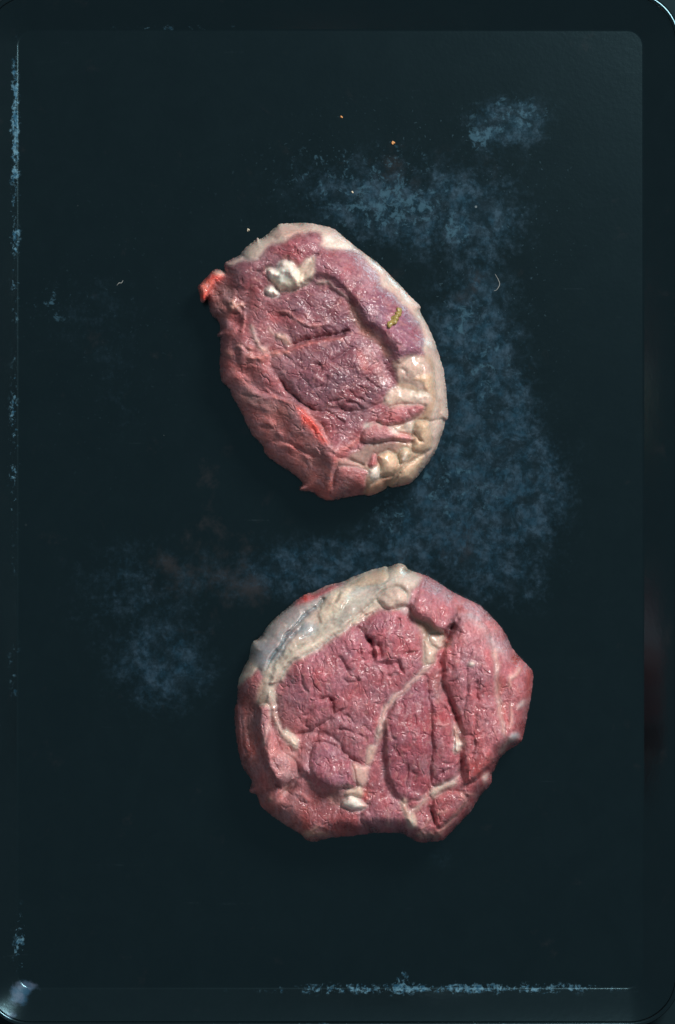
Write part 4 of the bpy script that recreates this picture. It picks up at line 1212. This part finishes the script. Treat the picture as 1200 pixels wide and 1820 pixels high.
def tube(name, pts, z, r, mat):
    """a short bent strand: points in photograph pixels, tapering to both ends"""
    P = smooth(pts, False, 5)
    n = len(P)
    V, F = [], []
    for i, (x, y) in enumerate(P):
        a, b = P[max(i - 1, 0)], P[min(i + 1, n - 1)]
        d = (b - a) / (np.hypot(*(b - a)) + 1e-9)
        rr = r * (0.45 + 0.55 * math.sin(math.pi * i / (n - 1)))
        wx, wy = W(x, y)
        lift = z + rr * PX + 0.6 * PX * math.sin(2.2 * math.pi * i / (n - 1)) ** 2
        for k in range(6):
            t = k * math.pi / 3
            V.append((wx + (-d[1]) * math.cos(t) * rr * PX, wy - d[0] * math.cos(t) * rr * PX, lift + math.sin(t) * rr * PX))
    for i in range(n - 1):
        for k in range(6):
            k2 = (k + 1) % 6
            F.append((i * 6 + k, i * 6 + k2, (i + 1) * 6 + k2, (i + 1) * 6 + k))
    F += [tuple(range(6)), tuple(range((n - 1) * 6 + 5, (n - 1) * 6 - 1, -1))]
    return mesh_obj(name, V, F, mat)


MUSTARD = plain('mustard', (0.27, 0.20, 0.06), 0.3, 0.2, bump=0.6, scale=900)
sm_pts = smooth([(709, 551), (705, 560), (701, 569), (694, 578)], False, 3)
mroot = empty('mustard_dab', (*[c * (CAM_H - 0.038) / CAM_H for c in W(701, 567)], height_at(S1, 701, 567)))
tag(mroot, 'small grainy yellow-green dab on the right of the smaller steak', 'mustard')
for i, (x, y, rx, ry) in enumerate([(709, 553, 5.0, 6.5), (707, 559, 5.8, 5.5), (702, 566, 7.4, 6.2), (699, 573, 6.2, 6.0), (693, 577, 6.6, 4.6)]):
    o = pebble('grain', x, y, height_at(S1, x, y), rx, ry, 4.2, MUSTARD, 20 + i, 20 * i, 0.22)
    o.location = tuple(np.array(o.location) - np.array(mroot.location))
    o.parent = mroot

CRUMB = plain('toast_crumb', (0.55, 0.26, 0.09), 0.6, bump=0.5, scale=1500)
PALE = plain('pale_crumb', (0.55, 0.50, 0.38), 0.6, bump=0.5, scale=1500)
LINT = plain('white_lint', (0.22, 0.24, 0.23), 0.7, scale=1500)
tag(pebble('crumb', 698.5, 254, 0, 2.8, 2.6, 2.4, CRUMB, 1), 'larger orange-tan crumb on bare tray above the smaller steak', 'crumb', 'crumbs on the tray')
tag(pebble('crumb', 607, 208, 0, 2.0, 1.9, 1.8, CRUMB, 2), 'smaller orange-tan crumb on bare tray, topmost of the crumbs', 'crumb', 'crumbs on the tray')
tag(pebble('crumb', 441.5, 409, 0, 2.2, 2.4, 2.0, PALE, 3), 'pale yellowish crumb just off the upper left of the smaller steak', 'crumb', 'crumbs on the tray')
tag(pebble('crumb', 626.5, 341.5, 0, 1.7, 1.7, 1.6, PALE, 4), 'tiny whitish crumb right above the top of the smaller steak', 'crumb', 'crumbs on the tray')
tag(tube('lint_fibre', [(880, 487), (886, 498), (888, 506), (883, 515), (878, 517)], 0, 0.6, LINT), 'thin pale hooked fibre on tray right of the smaller steak', 'fibre', 'loose fibres on the tray')
tag(tube('lint_fibre', [(208, 507), (212, 503), (216, 503), (219, 498)], 0, 0.7, LINT), 'short white kinked fibre on tray far left of the smaller steak', 'fibre', 'loose fibres on the tray')
